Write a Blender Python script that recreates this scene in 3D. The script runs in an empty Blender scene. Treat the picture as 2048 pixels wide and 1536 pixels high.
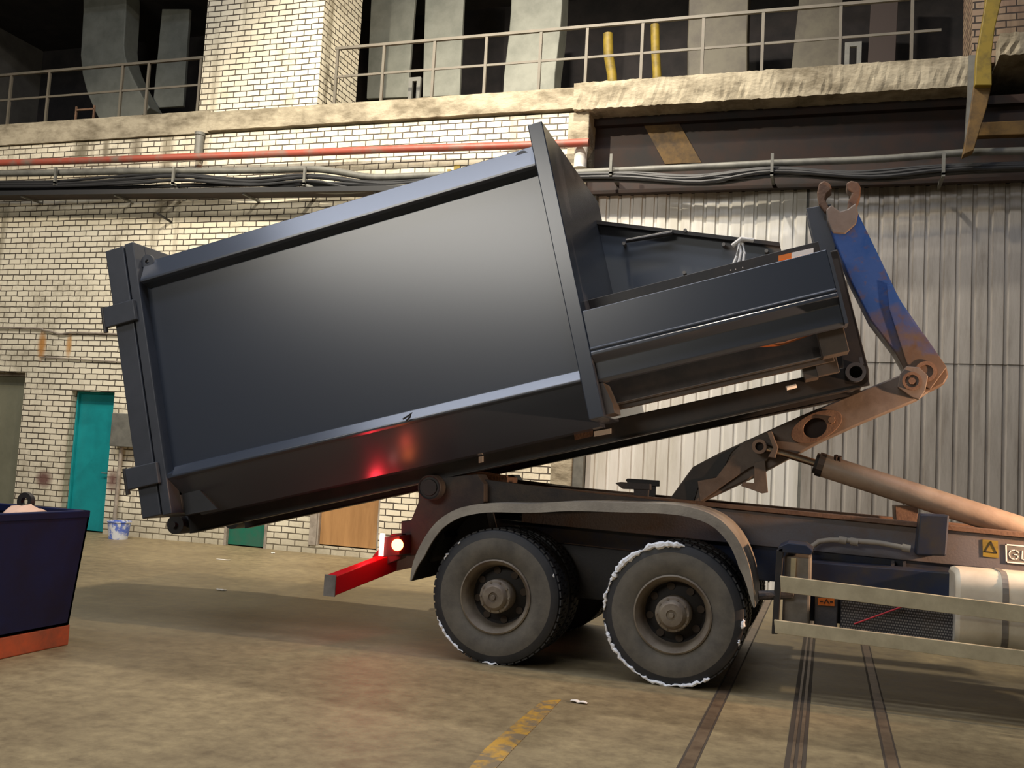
import bpy, bmesh, math, random
from mathutils import Vector, Matrix
random.seed(7)
S = bpy.context.scene
C = S.collection
# ------------------------------------------------------------------ camera
FPX, CAMH = 1957.0, 1.63
ROLL = math.atan(.055); PITCH = math.radians(4.58); YAW = math.radians(18.07)
fw = Vector((-math.sin(YAW)*math.cos(PITCH), math.cos(YAW)*math.cos(PITCH), math.sin(PITCH)))
rt = Vector((math.cos(YAW), math.sin(YAW), 0)); up = rt.cross(fw)
cr, sr = math.cos(ROLL), math.sin(ROLL)
RT = rt*cr + up*sr; UP = -rt*sr + up*cr
CAM = Vector((0, 0, CAMH))
cd = bpy.data.cameras.new('camera'); cam = bpy.data.objects.new('camera', cd); C.objects.link(cam)
cd.sensor_width = 36; cd.lens = FPX*36/2048; cd.clip_end = 100
M3 = Matrix((RT, UP, -fw)).transposed()
cam.matrix_world = Matrix.Translation(CAM) @ M3.to_4x4()
S.camera = cam
# ------------------------------------------------------------------ world, lamps, exposure
S.view_settings.view_transform = 'Standard'; S.view_settings.look = 'None'
S.view_settings.gamma = 1; S.view_settings.use_curve_mapping = False
S.view_settings.exposure = 0.18
w = bpy.data.worlds.new('hall_air'); S.world = w; w.use_nodes = True
w.node_tree.nodes['Background'].inputs[0].default_value = (.5, .6, .8, 1)
w.node_tree.nodes['Background'].inputs[1].default_value = .02
def lamp(name, kind, loc, target, energy, col, size=.5, size_y=None, spot=None):
    l = bpy.data.lights.new(name, kind); l.energy = energy; l.color = col
    if kind == 'AREA':
        l.size = size
        if size_y: l.shape = 'RECTANGLE'; l.size_y = size_y
    else: l.shadow_soft_size = size
    if spot: l.spot_size = math.radians(spot); l.spot_blend = .75
    o = bpy.data.objects.new(name, l); C.objects.link(o); o.location = loc
    o.rotation_euler = (Vector(target)-Vector(loc)).to_track_quat('-Z', 'Y').to_euler()
    return o
lamp('wall_flood_lamp', 'SPOT', (-7.6, 7.4, 10.2), (-6.3, 14.2, 5.3), 3400, (1, .88, .69), .10, spot=86)
lamp('wall_flood_lamp', 'SPOT', (-13.2, 8.2, 9.0), (-13.2, 14.2, 4.0), 950, (1, .86, .66), .12, spot=95)
lamp('high_bay_lamp', 'AREA', (-3.6, 11.0, 11.8), (-3.4, 13.2, 3), 650, (1, .90, .76), .3)
lamp('high_bay_lamp', 'AREA', (-3.4, 7.5, 12.5), (-3.4, 7.2, 0), 480, (1, .82, .58), .45)
lamp('opposite_window_band', 'AREA', (-9.3, -10.0, 8.4), (-5.5, 8, 4.0), 720, (1, .95, .86), 9.5, 2.8)
lamp('roof_skylight', 'AREA', (-5.5, 5.4, 13.6), (-5.5, 5.4, 0), 620, (.78, .84, 1), 15, 1.5)
lamp('roof_skylight', 'AREA', (-5.5, 1.2, 13.6), (-5.5, 1.2, 0), 620, (.80, .85, 1), 15, 1.5)
lamp('truck_work_lamp', 'SPOT', (3.1, 7.9, 1.75), (-.6, 8.5, 2.2), 800, (1, .60, .36), .06, spot=100)

# ------------------------------------------------------------------ frames and mesh builder
def ray(x, y): return fw*FPX + RT*(x-1024) + UP*(768-y)
def onZ(x, y, z=0):
    d = ray(x, y); return CAM + d*((z-CAMH)/d.z)
class Fr:                       # a tilted building frame: a along, d deep, b up
    def __init__(s, yaw, tilt, o):
        s.o = Vector(o); cy, sy, c, t = math.cos(yaw), math.sin(yaw), math.cos(tilt), math.sin(tilt)
        s.ex = Vector((cy*c, sy*c, t)); s.ey = Vector((-sy, cy, 0)); s.ez = Vector((-cy*t, -sy*t, c))
    def on(s, x, y, d=0):
        r = ray(x, y); k = ((s.o-CAM).dot(s.ey)+d)/r.dot(s.ey); p = CAM+r*k-s.o
        return (p.dot(s.ex), p.dot(s.ez))
    def px(s, pts, d=0): return [s.on(x, y, d) for x, y in pts]
    def w(s, a, d, b): return s.o+s.ex*a+s.ey*d+s.ez*b
Y0 = 7.62
T = Fr(0, 0, (0, Y0, 0))                                  # truck
K = Fr(math.radians(2), math.radians(14.8), (-1.824, Y0, 2.001))   # container, tipped 15 degrees
YW = 14.2
W = Fr(0, 0, (0, YW, 0))                                  # wall
class MB:
    def __init__(s): s.v = []; s.f = []
    def add(s, vs, fs):
        n = len(s.v); s.v += [Vector(v) for v in vs]; s.f += [tuple(i+n for i in f) for f in fs]; return s
    def hexa(s, p): return s.add(p, [(0,1,2,3),(7,6,5,4),(0,4,5,1),(1,5,6,2),(2,6,7,3),(3,7,4,0)])
    def box(s, F, a0, a1, d0, d1, b0, b1):
        return s.hexa([F.w(a0,d0,b0),F.w(a1,d0,b0),F.w(a1,d0,b1),F.w(a0,d0,b1),F.w(a0,d1,b0),F.w(a1,d1,b0),F.w(a1,d1,b1),F.w(a0,d1,b1)])
    def loop(s, A, B):
        n = len(A); return s.add(list(A)+list(B), [tuple(range(n)), tuple(range(2*n-1, n-1, -1))]+[(i, n+i, n+(i+1) % n, (i+1) % n) for i in range(n)])
    def prism(s, F, poly, d0, d1): return s.loop([F.w(a,d0,b) for a,b in poly], [F.w(a,d1,b) for a,b in poly])
    def xsec(s, F, poly, a0, a1): return s.loop([F.w(a0,d,b) for d,b in poly], [F.w(a1,d,b) for d,b in poly])
    def holed(s, F, outer, inner, d0, d1):     # same number of points, matched
        n = len(outer)
        L = [[F.w(a,d,b) for a,b in P] for P,d in ((outer,d0),(inner,d0),(outer,d1),(inner,d1))]
        fs = []
        for i in range(n):
            j = (i+1) % n
            fs += [(i,j,n+j,n+i),(2*n+i,3*n+i,3*n+j,2*n+j),(i,2*n+i,2*n+j,j),(n+i,n+j,3*n+j,3*n+i)]
        return s.add(L[0]+L[1]+L[2]+L[3], fs)
    def tube(s, pts, r, n=10, cap=True):
        pts = [Vector(p) for p in pts]; rings = []
        for i, p in enumerate(pts):
            t = (pts[min(i+1, len(pts)-1)]-pts[max(i-1, 0)]).normalized()
            h = Vector((0,0,1)) if abs(t.z) < .9 else Vector((0,1,0))
            u = t.cross(h).normalized(); q = u.cross(t)
            rr = r[i] if isinstance(r, (list, tuple)) else r
            rings.append([p+(u*math.cos(2*math.pi*k/n)+q*math.sin(2*math.pi*k/n))*rr for k in range(n)])
        fs = []
        for i in range(len(pts)-1):
            fs += [(i*n+k, i*n+(k+1) % n, (i+1)*n+(k+1) % n, (i+1)*n+k) for k in range(n)]
        if cap: fs += [tuple(range(n)), tuple(range((len(pts)-1)*n, len(pts)*n))]
        return s.add([v for R_ in rings for v in R_], fs)
    def lathe(s, c, ax, prof, n=48):           # prof: (radius, height along axis), open ends
        c, ax = Vector(c), Vector(ax).normalized()
        h = Vector((0,0,1)) if abs(ax.z) < .9 else Vector((0,1,0))
        u = ax.cross(h).normalized(); q = ax.cross(u); vs = []; m = len(prof)
        for r, z in prof: vs += [c+ax*z+(u*math.cos(2*math.pi*k/n)+q*math.sin(2*math.pi*k/n))*r for k in range(n)]
        return s.add(vs, [(i*n+k, i*n+(k+1) % n, (i+1)*n+(k+1) % n, (i+1)*n+k) for i in range(m-1) for k in range(n)])
    def ring(s, c, ax, ro, ri, h, n=32): return s.lathe(c, ax, [(ri,0),(ro,0),(ro,h),(ri,h),(ri,0)], n)
    def build(s, name, m, parent=None, bevel=0, smooth=False, origin=None):
        if parent is not None: org = parent.get('_org') if '_org' in parent else None; org = ORG[parent.name]
        elif origin is not None: org = Vector(origin)
        else:
            xs = [v.x for v in s.v]; ys = [v.y for v in s.v]; zs = [v.z for v in s.v]
            org = Vector(((min(xs)+max(xs))/2, (min(ys)+max(ys))/2, min(zs)))
        me = bpy.data.meshes.new(name); bm = bmesh.new()
        vv = [bm.verts.new(v-org) for v in s.v]
        for f in s.f:
            try: bm.faces.new([vv[i] for i in f])
            except ValueError: pass
        bmesh.ops.recalc_face_normals(bm, faces=bm.faces)
        if smooth:
            for f in bm.faces: f.smooth = True
            for e in bm.edges:
                if len(e.link_faces) == 2 and e.calc_face_angle(0) > math.radians(38): e.smooth = False
        bm.to_mesh(me); bm.free()
        o = bpy.data.objects.new(name, me); C.objects.link(o); me.materials.append(m)
        if parent is not None: o.parent = parent
        else: o.location = org
        ORG[o.name] = org
        if bevel:
            b = o.modifiers.new('edge', 'BEVEL'); b.width = bevel; b.segments = 2; b.limit_method = 'ANGLE'; b.angle_limit = math.radians(35)
        return o
ORG = {}
def tag(o, label=None, cat=None, group=None, kind=None):
    if label: o['label'] = label
    if cat: o['category'] = cat
    if group: o['group'] = group
    if kind: o['kind'] = kind
    return o
def thing(name, loc, label, cat, group=None):
    o = bpy.data.objects.new(name, None); o.empty_display_size = .2; C.objects.link(o); o.location = loc
    ORG[o.name] = Vector(loc); return tag(o, label, cat, group)
def struct(o): o['kind'] = 'structure'; return o
def copy_tree(o, parent=None, loc=None):
    c = o.copy(); C.objects.link(c); c.parent = parent
    if loc is not None: c.location = loc
    for ch in [x for x in bpy.data.objects if x.parent == o]: copy_tree(ch, c)
    return c
def circ(a, b, r, n=24, ph=0): return [(a+r*math.cos(2*math.pi*k/n+ph), b+r*math.sin(2*math.pi*k/n+ph)) for k in range(n)]

# ------------------------------------------------------------------ materials
def mat(name, col, rough=.6, metal=0, col2=None, scale=4, lo=.4, hi=.65, bump=0, bscale=60, detail=6, stretch=(1,1,1), spec=None, coat=0, rvar=0):
    m = bpy.data.materials.new(name); m.use_nodes = True; nt = m.node_tree; N = nt.nodes; L = nt.links; b = N['Principled BSDF']
    b.inputs['Base Color'].default_value = (*col, 1); b.inputs['Roughness'].default_value = rough; b.inputs['Metallic'].default_value = metal
    if spec is not None: b.inputs['Specular IOR Level'].default_value = spec
    if coat: b.inputs['Coat Weight'].default_value = coat; b.inputs['Coat Roughness'].default_value = .12
    tc = N.new('ShaderNodeTexCoord'); mp = N.new('ShaderNodeMapping'); mp.inputs['Scale'].default_value = stretch
    L.new(tc.outputs['Object'], mp.inputs[0])
    if col2 is not None:
        n = N.new('ShaderNodeTexNoise'); n.inputs['Scale'].default_value = scale; n.inputs['Detail'].default_value = detail; n.inputs['Roughness'].default_value = .65
        r = N.new('ShaderNodeValToRGB'); r.color_ramp.elements[0].position = lo; r.color_ramp.elements[1].position = hi
        r.color_ramp.elements[0].color = (*col, 1); r.color_ramp.elements[1].color = (*col2, 1)
        L.new(mp.outputs[0], n.inputs[0]); L.new(n.outputs[0], r.inputs[0]); L.new(r.outputs[0], b.inputs['Base Color'])
        if rvar:
            mr = N.new('ShaderNodeMapRange'); mr.inputs[1].default_value = lo; mr.inputs[2].default_value = hi; mr.inputs[3].default_value = rough; mr.inputs[4].default_value = rough+rvar
            L.new(n.outputs[0], mr.inputs[0]); L.new(mr.outputs[0], b.inputs['Roughness'])
    if bump:
        n2 = N.new('ShaderNodeTexNoise'); n2.inputs['Scale'].default_value = bscale; n2.inputs['Detail'].default_value = 5
        bp = N.new('ShaderNodeBump'); bp.inputs['Strength'].default_value = bump; bp.inputs['Distance'].default_value = .01
        L.new(mp.outputs[0], n2.inputs[0]); L.new(n2.outputs[0], bp.inputs['Height']); L.new(bp.outputs[0], b.inputs['Normal'])
    return m
def emis(name, col, s):
    m = bpy.data.materials.new(name); m.use_nodes = True; b = m.node_tree.nodes['Principled BSDF']
    b.inputs['Base Color'].default_value = (*col, 1); b.inputs['Emission Color'].default_value = (*col, 1); b.inputs['Emission Strength'].default_value = s
    return m
def brick_mat(name, paint, paint2, mortar, dirt, stains=()):
    m = bpy.data.materials.new(name); m.use_nodes = True; nt = m.node_tree; N = nt.nodes; L = nt.links; b = N['Principled BSDF']
    g = N.new('ShaderNodeNewGeometry'); sx = N.new('ShaderNodeSeparateXYZ'); L.new(g.outputs['Position'], sx.inputs[0])
    ad = N.new('ShaderNodeMath'); L.new(sx.outputs[0], ad.inputs[0]); L.new(sx.outputs[1], ad.inputs[1])
    cb = N.new('ShaderNodeCombineXYZ'); L.new(ad.outputs[0], cb.inputs[0]); L.new(sx.outputs[2], cb.inputs[1])
    # wobble the joints a little
    wn = N.new('ShaderNodeTexNoise'); wn.inputs['Scale'].default_value = 5; wn.inputs['Detail'].default_value = 2; L.new(g.outputs['Position'], wn.inputs[0])
    sc = N.new('ShaderNodeVectorMath'); sc.operation = 'SCALE'; sc.inputs['Scale'].default_value = .022; L.new(wn.outputs['Color'], sc.inputs[0])
    av = N.new('ShaderNodeVectorMath'); L.new(cb.outputs[0], av.inputs[0]); L.new(sc.outputs[0], av.inputs[1])
    br = N.new('ShaderNodeTexBrick'); L.new(av.outputs[0], br.inputs[0])
    br.inputs['Scale'].default_value = 1; br.inputs['Brick Width'].default_value = .262; br.inputs['Row Height'].default_value = .1
    br.inputs['Mortar Size'].default_value = .0105; br.inputs['Mortar Smooth'].default_value = .35; br.inputs['Bias'].default_value = -.3
    br.inputs['Color1'].default_value = (*paint, 1); br.inputs['Color2'].default_value = (*paint2, 1); br.inputs['Mortar'].default_value = (*mortar, 1)
    n = N.new('ShaderNodeTexNoise'); n.inputs['Scale'].default_value = 1.1; n.inputs['Detail'].default_value = 9; n.inputs['Roughness'].default_value = .72
    L.new(g.outputs['Position'], n.inputs[0])
    r = N.new('ShaderNodeValToRGB'); r.color_ramp.elements[0].position = .52; r.color_ramp.elements[1].position = .72; L.new(n.outputs[0], r.inputs[0])
    # vertical run-down stains
    mp = N.new('ShaderNodeMapping'); mp.inputs['Scale'].default_value = (2.6, 2.6, .22); L.new(g.outputs['Position'], mp.inputs[0])
    n3 = N.new('ShaderNodeTexNoise'); n3.inputs['Scale'].default_value = 1.0; n3.inputs['Detail'].default_value = 5; L.new(mp.outputs[0], n3.inputs[0])
    r3 = N.new('ShaderNodeValToRGB'); r3.color_ramp.elements[0].position = .56; r3.color_ramp.elements[1].position = .70; L.new(n3.outputs[0], r3.inputs[0])
    mx = N.new('ShaderNodeMix'); mx.data_type = 'RGBA'; mx.inputs['B'].default_value = (*dirt, 1)
    fz = N.new('ShaderNodeMapRange'); fz.inputs[1].default_value = .75; fz.inputs[2].default_value = .0; fz.inputs[3].default_value = -.25; fz.inputs[4].default_value = .55; L.new(sx.outputs[2], fz.inputs[0])
    fa = N.new('ShaderNodeMath'); fa.use_clamp = True; fm_ = N.new('ShaderNodeMath'); fm_.operation = 'MULTIPLY_ADD'; fm_.inputs[1].default_value = 1.6; fm_.inputs[2].default_value = -.6; L.new(n.outputs[0], fm_.inputs[0]); L.new(fz.outputs[0], fa.inputs[0]); L.new(fm_.outputs[0], fa.inputs[1])
    ma0 = N.new('ShaderNodeMath'); ma0.operation = 'MAXIMUM'; L.new(r.outputs[0], ma0.inputs[0]); L.new(r3.outputs[0], ma0.inputs[1])
    ma = N.new('ShaderNodeMath'); ma.operation = 'MAXIMUM'; L.new(ma0.outputs[0], ma.inputs[0]); L.new(fa.outputs[0], ma.inputs[1])
    mm = N.new('ShaderNodeMath'); mm.operation = 'MULTIPLY'; mm.inputs[1].default_value = .75; L.new(ma.outputs[0], mm.inputs[0])
    L.new(mm.outputs[0], mx.inputs['Factor']); L.new(br.outputs['Color'], mx.inputs['A']); last = mx.outputs['Result']
    for x0, z0, rx_, rz_, sc_ in stains:        # rust runs and dark patches on the wall
        def mth(op, a, b_, c_=None):
            q = N.new('ShaderNodeMath'); q.operation = op
            for i_, v_ in enumerate((a, b_, c_)):
                if v_ is None: continue
                if isinstance(v_, (int, float)): q.inputs[i_].default_value = v_
                else: L.new(v_, q.inputs[i_])
            return q.outputs[0]
        ex_ = mth('POWER', mth('ABSOLUTE', mth('DIVIDE', mth('SUBTRACT', sx.outputs[0], x0), rx_), 0), 2); ez_ = mth('POWER', mth('ABSOLUTE', mth('DIVIDE', mth('SUBTRACT', sx.outputs[2], z0), rz_), 0), 2)
        q = N.new('ShaderNodeMath'); q.operation = 'MULTIPLY'; q.use_clamp = True
        L.new(mth('SUBTRACT', mth('SUBTRACT', 1.25, ex_), ez_), q.inputs[0]); L.new(mth('MULTIPLY', n.outputs[0], 1.5), q.inputs[1])
        m_ = N.new('ShaderNodeMix'); m_.data_type = 'RGBA'; m_.inputs['B'].default_value = (*sc_, 1); L.new(q.outputs[0], m_.inputs['Factor']); L.new(last, m_.inputs['A']); last = m_.outputs['Result']
    L.new(last, b.inputs['Base Color'])
    b.inputs['Roughness'].default_value = .7
    iv = N.new('ShaderNodeMath'); iv.operation = 'SUBTRACT'; iv.inputs[0].default_value = 1; L.new(br.outputs['Fac'], iv.inputs[1])
    n2 = N.new('ShaderNodeTexNoise'); n2.inputs['Scale'].default_value = 22; n2.inputs['Detail'].default_value = 4; L.new(g.outputs['Position'], n2.inputs[0])
    m2 = N.new('ShaderNodeMath'); m2.operation = 'MULTIPLY_ADD'; m2.inputs[1].default_value = .35; L.new(n2.outputs[0], m2.inputs[0]); L.new(iv.outputs[0], m2.inputs[2])
    bp = N.new('ShaderNodeBump'); bp.inputs['Strength'].default_value = .8; bp.inputs['Distance'].default_value = .012
    L.new(m2.outputs[0], bp.inputs['Height']); L.new(bp.outputs[0], b.inputs['Normal'])
    return m
def floor_mat():
    m = mat('floor_concrete', (.235,.19,.11), .55, 0, (.155,.12,.068), .8, .38, .68, bump=.25, bscale=9)
    nt = m.node_tree; N = nt.nodes; L = nt.links; b = N['Principled BSDF']
    g = N.new('ShaderNodeNewGeometry')
    n = N.new('ShaderNodeTexNoise'); n.inputs['Scale'].default_value = 7; n.inputs['Detail'].default_value = 8; n.inputs['Roughness'].default_value = .75; L.new(g.outputs['Position'], n.inputs[0])
    r = N.new('ShaderNodeValToRGB'); r.color_ramp.elements[0].position = .3; r.color_ramp.elements[1].position = .75
    r.color_ramp.elements[0].color = (.62,.58,.55,1); r.color_ramp.elements[1].color = (1.35,1.35,1.25,1); L.new(n.outputs[0], r.inputs[0])
    old = b.inputs['Base Color'].links[0].from_socket
    mx = N.new('ShaderNodeMix'); mx.data_type = 'RGBA'; mx.blend_type = 'MULTIPLY'; mx.inputs['Factor'].default_value = 1
    L.new(old, mx.inputs['A']); L.new(r.outputs[0], mx.inputs['B']); L.new(mx.outputs['Result'], b.inputs['Base Color'])
    mr = N.new('ShaderNodeMapRange'); mr.inputs[3].default_value = .38; mr.inputs[4].default_value = .75; L.new(n.outputs[0], mr.inputs[0]); L.new(mr.outputs[0], b.inputs['Roughness'])
    return m
def arm_mat():     # blue paint at the tip, worn away to rusty dirt lower down the arm
    m = mat('arm_paint', (.015,.05,.20), .38, 0, (.16,.085,.05), 3, .35, .7, bump=.15, bscale=30, rvar=.35)
    nt = m.node_tree; N = nt.nodes; L = nt.links; b = N['Principled BSDF']
    g = N.new('ShaderNodeNewGeometry'); sx = N.new('ShaderNodeSeparateXYZ'); L.new(g.outputs['Position'], sx.inputs[0])
    n = N.new('ShaderNodeTexNoise'); n.inputs['Scale'].default_value = 6; n.inputs['Detail'].default_value = 6; L.new(g.outputs['Position'], n.inputs[0])
    a = N.new('ShaderNodeMath'); a.operation = 'MULTIPLY_ADD'; a.inputs[1].default_value = .9; L.new(n.outputs[0], a.inputs[0]); L.new(sx.outputs[2], a.inputs[2])
    r = N.new('ShaderNodeMapRange'); r.inputs[1].default_value = 3.2; r.inputs[2].default_value = 3.55; L.new(a.outputs[0], r.inputs[0])
    mx = N.new('ShaderNodeMix'); mx.data_type = 'RGBA'; mx.inputs['A'].default_value = (.10,.065,.045,1); mx.inputs['B'].default_value = (.012,.055,.22,1)
    L.new(r.outputs[0], mx.inputs['Factor'])
    n4 = N.new('ShaderNodeTexNoise'); n4.inputs['Scale'].default_value = 11; n4.inputs['Detail'].default_value = 8; L.new(g.outputs['Position'], n4.inputs[0])
    r4 = N.new('ShaderNodeValToRGB'); r4.color_ramp.elements[0].position = .55; r4.color_ramp.elements[1].position = .75; L.new(n4.outputs[0], r4.inputs[0])
    m4 = N.new('ShaderNodeMix'); m4.data_type = 'RGBA'; m4.inputs['B'].default_value = (.09,.05,.03,1); L.new(r4.outputs[0], m4.inputs['Factor']); L.new(mx.outputs['Result'], m4.inputs['A'])
    L.new(m4.outputs['Result'], b.inputs['Base Color'])
    return m
Mt = {}
Mt['brick'] = brick_mat('painted_brick', (.76,.71,.56), (.64,.59,.46), (.055,.042,.03), (.20,.17,.11), [(W.on(84,690)[0], W.on(84,690)[1], .10, .30, (.45,.22,.06)), (W.on(138,690)[0], W.on(138,690)[1], .07, .26, (.50,.28,.10)), (W.on(88,958)[0], W.on(88,958)[1], .20, .16, (.16,.085,.07)), (W.on(226,960)[0], W.on(226,960)[1], .16, .22, (.16,.085,.07)), (W.on(165,262)[0], 6.95, .18, .40, (.17,.15,.10)), (W.on(215,262)[0], 6.95, .08, .45, (.22,.19,.13)), (W.on(275,262)[0], 6.95, .14, .45, (.19,.16,.11))])
Mt['brick2'] = brick_mat('dark_reddish_brick', (.30,.22,.15), (.20,.12,.085), (.03,.022,.018), (.06,.04,.03))  # dark reddish-brown brick for the right-hand pillar
Mt['floor'] = floor_mat()
Mt['plaster'] = mat('rough_concrete', (.40,.355,.26), .9, 0, (.16,.135,.09), 2.2, .40, .66, bump=.9, bscale=14, stretch=(1,1,2))
Mt['dark'] = mat('dark_gallery_wall', (.018,.017,.018), .9, 0, (.035,.03,.03), 2)  # near-black, faintly mottled, for the gallery back wall and ceiling
Mt['hall'] = mat('far_hall_wall', (.16,.15,.13), .9, 0, (.09,.085,.075), 1)
Mt['cont'] = mat('anthracite_paint', (.042,.052,.072), .25, spec=1.0)
Mt['cont2'] = mat('anthracite_primer', (.062,.068,.082), .42, 0, (.052,.058,.07), 5)
Mt['press'] = mat('lamplit_press_paint', (.085,.07,.06), .5, 0, (.05,.045,.042), 4)  # dark paint browned and lightened to carry the work lamp's warm light
Mt['hopper'] = mat('hopper_paint_lit', (.10,.115,.135), .4)  # paler copy of the container paint; light on the hopper is in the colour
Mt['black'] = mat('black_steel', (.018,.018,.02), .45, 0, (.03,.026,.024), 5)
Mt['chass'] = mat('chassis_dirty', (.035,.034,.038), .65, 0, (.085,.07,.055), 3, .45, .75, bump=.2)
Mt['blue'] = mat('chassis_blue', (.007,.016,.045), .5, 0, (.03,.028,.026), 4, .4, .65)
Mt['sub'] = mat('subframe_grey', (.12,.115,.125), .5, 0, (.12,.075,.045), 2.5, .45, .75, bump=.15)
Mt['rust'] = mat('rusty_steel', (.15,.085,.05), .7, 0, (.09,.045,.028), 9, .4, .7, bump=.3, bscale=50)
Mt['drust'] = mat('dark_rust', (.030,.014,.009), .75, 0, (.015,.012,.011), 3)
Mt['arm'] = arm_mat()
Mt['boom'] = mat('dusty_boom', (.155,.125,.105), .55, 0, (.09,.065,.05), 3, .4, .72, bump=.2, bscale=25)
Mt['barrel'] = mat('dusty_barrel', (.34,.255,.185), .5, 0, (.22,.15,.10), 4, .4, .75, bump=.1)
Mt['chrome'] = mat('piston_rod', (.45,.38,.30), .25, 1)
Mt['rubber'] = mat('tyre_rubber', (.020,.022,.026), .55, 0, (.03,.03,.032), 8)
Mt['side'] = mat('dusty_tyre', (.15,.135,.108), .85, 0, (.085,.078,.066), 6, .35, .7, bump=.1)
Mt['rim'] = mat('dusty_rim', (.22,.185,.135), .6, 0, (.13,.10,.075), 5, bump=.1)
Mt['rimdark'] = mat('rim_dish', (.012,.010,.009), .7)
Mt['fender'] = mat('fender_plastic', (.30,.27,.22), .45, 0, (.17,.15,.125), 3, .4, .7, bump=.12)
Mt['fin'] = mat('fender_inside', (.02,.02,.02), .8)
Mt['alu'] = mat('aluminium_rail', (.66,.60,.42), .38, .4, (.45,.40,.27), 4, .4, .7, bump=.05)
Mt['tank'] = mat('white_tank', (.60,.57,.47), .45, 0, (.45,.41,.32), 2)
Mt['alubox'] = mat('grey_box', (.24,.23,.21), .45, .2, (.14,.13,.12), 4)
Mt['red'] = mat('red_reflector', (.55,.012,.02), .35)
Mt['darkred'] = mat('dark_red_paint', (.12,.006,.008), .5)
Mt['white'] = mat('white_sheet', (.78,.76,.72), .6)
Mt['snow'] = mat('snow', (.96,.97,.98), .8, bump=.5, bscale=80)
Mt['orange'] = mat('orange_sticker', (.75,.20,.03), .5)
Mt['yellow'] = mat('yellow_paint', (.24,.17,.015), .6, 0, (.07,.05,.012), 5, .45, .75)
Mt['ystripe'] = mat('faded_yellow_stripe', (.15,.085,.02), .7, 0, (.06,.035,.012), 5)
Mt['teal'] = mat('teal_paint', (.006,.27,.29), .45, 0, (.005,.22,.24), 3, bump=.05)
Mt['green'] = mat('green_paint', (.006,.12,.075), .5, 0, (.03,.10,.07), 4)
Mt['olive'] = mat('olive_door', (.20,.20,.14), .6, 0, (.16,.16,.11), 2)
Mt['wood'] = mat('door_wood', (.40,.22,.085), .55, 0, (.27,.14,.05), 2.2, .35, .7, stretch=(3,3,.35))
Mt['frame'] = mat('door_frame', (.33,.29,.24), .7, 0, (.18,.15,.12), 5)
Mt['pipe'] = mat('red_pipe', (.33,.075,.05), .45, 0, (.20,.15,.12), 3, .45, .7)
Mt['gpipe'] = mat('grey_pipe', (.16,.16,.14), .5, 0, (.10,.10,.09), 4)
Mt['cable'] = mat('black_cable', (.016,.017,.019), .55)
Mt['rail'] = mat('railing_paint', (.11,.10,.075), .55, 0, (.13,.11,.085), 6)
Mt['gate'] = mat('gate_sheet_pale', (.72,.71,.67), .4, .15, (.56,.54,.48), 2, stretch=(2,2,.3))
Mt['gate2'] = mat('gate_sheet_worn', (.50,.47,.43), .36, .4, (.27,.245,.215), 2.2, .4, .68, stretch=(3,3,.4), bump=.08, rvar=.25, bscale=12)
Mt['panel'] = mat('pale_duct', (.27,.28,.24), .6, 0, (.19,.20,.17), 2)
Mt['panel3'] = mat('brown_panel', (.05,.035,.03), .7)
Mt['panel_dimmed'] = mat('dimmed_tan_panel', (.10,.09,.06), .6, 0, (.06,.05,.035), 2)  # darker tan copy of the duct paint; light fall-off put into the colour
Mt['skip'] = mat('skip_blue', (.003,.008,.05), .6, 0, (.004,.006,.03), 3, spec=.2)
Mt['skipo'] = mat('skip_orange', (.40,.075,.025), .6, 0, (.22,.06,.03), 5)
Mt['bucket'] = mat('bucket_label', (.10,.17,.55), .5, 0, (.65,.68,.72), 9, .44, .54)
Mt['copper'] = mat('orange_cable', (.45,.13,.03), .5)
Mt['hose'] = mat('grey_hose', (.30,.27,.22), .6)
Mt['seam'] = mat('floor_groove', (.045,.032,.022), .8)
Mt['track'] = mat('steel_strip', (.17,.12,.075), .45, .3, (.10,.065,.04), 6)
Mt['fline'] = mat('floor_yellow', (.42,.24,.03), .6, 0, (.17,.13,.075), 6, .42, .56, detail=8)
Mt['pink'] = mat('pale_scrap', (.55,.36,.27), .6)

# ------------------------------------------------------------------ building shell
struct(MB().hexa([(-30,-12,-.3),(16,-12,-.3),(16,-12,0),(-30,-12,0),(-30,17.6,-.3),(16,17.6,-.3),(16,17.6,0),(-30,17.6,0)]).build('floor', Mt['floor']))
struct(MB().hexa([(-30,-12,14),(16,-12,14),(16,-12,14.3),(-30,-12,14.3),(-30,19.3,14),(16,19.3,14),(16,19.3,14.3),(-30,19.3,14.3)]).build('ceiling', Mt['hall']))
struct(MB().hexa([(-30,-12.3,0),(16,-12.3,0),(16,-12,0),(-30,-12,0),(-30,-12.3,14),(16,-12.3,14),(16,-12,14),(-30,-12,14)]).build('wall_front', Mt['hall']))
struct(MB().hexa([(-30.3,-12,0),(-30,-12,0),(-30,19.3,0),(-30.3,19.3,0),(-30.3,-12,14),(-30,-12,14),(-30,19.3,14),(-30.3,19.3,14)]).build('wall_left', Mt['hall']))
struct(MB().hexa([(16,-12,0),(16.3,-12,0),(16.3,19.3,0),(16,19.3,0),(16,-12,14),(16.3,-12,14),(16.3,19.3,14),(16,19.3,14)]).build('wall_right', Mt['hall']))
ZS = 7.05            # underside of gallery slab
DO = [(-16.2,-13.97,2.78), (-12.90,-11.97,2.48), (-9.52,-8.71,2.1), (-7.80,-6.71,2.25)]   # door holes
m = MB(); x = -30
for x0, x1, zt in DO:
    m.box(W, x, x0, 0, .6, 0, ZS); m.box(W, x0, x1, 0, .6, zt, ZS); x = x1
m.box(W, x, -3.95, 0, .6, 0, ZS)
m.box(W, DO[3][0], DO[3][1], 0, .6, 0, .13)
m.box(W, -10.70, -8.36, .0, 1.35, 7.38, 14)          # upper pillar between the galleries
struct(m.build('wall_back', Mt['brick']))
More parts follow.
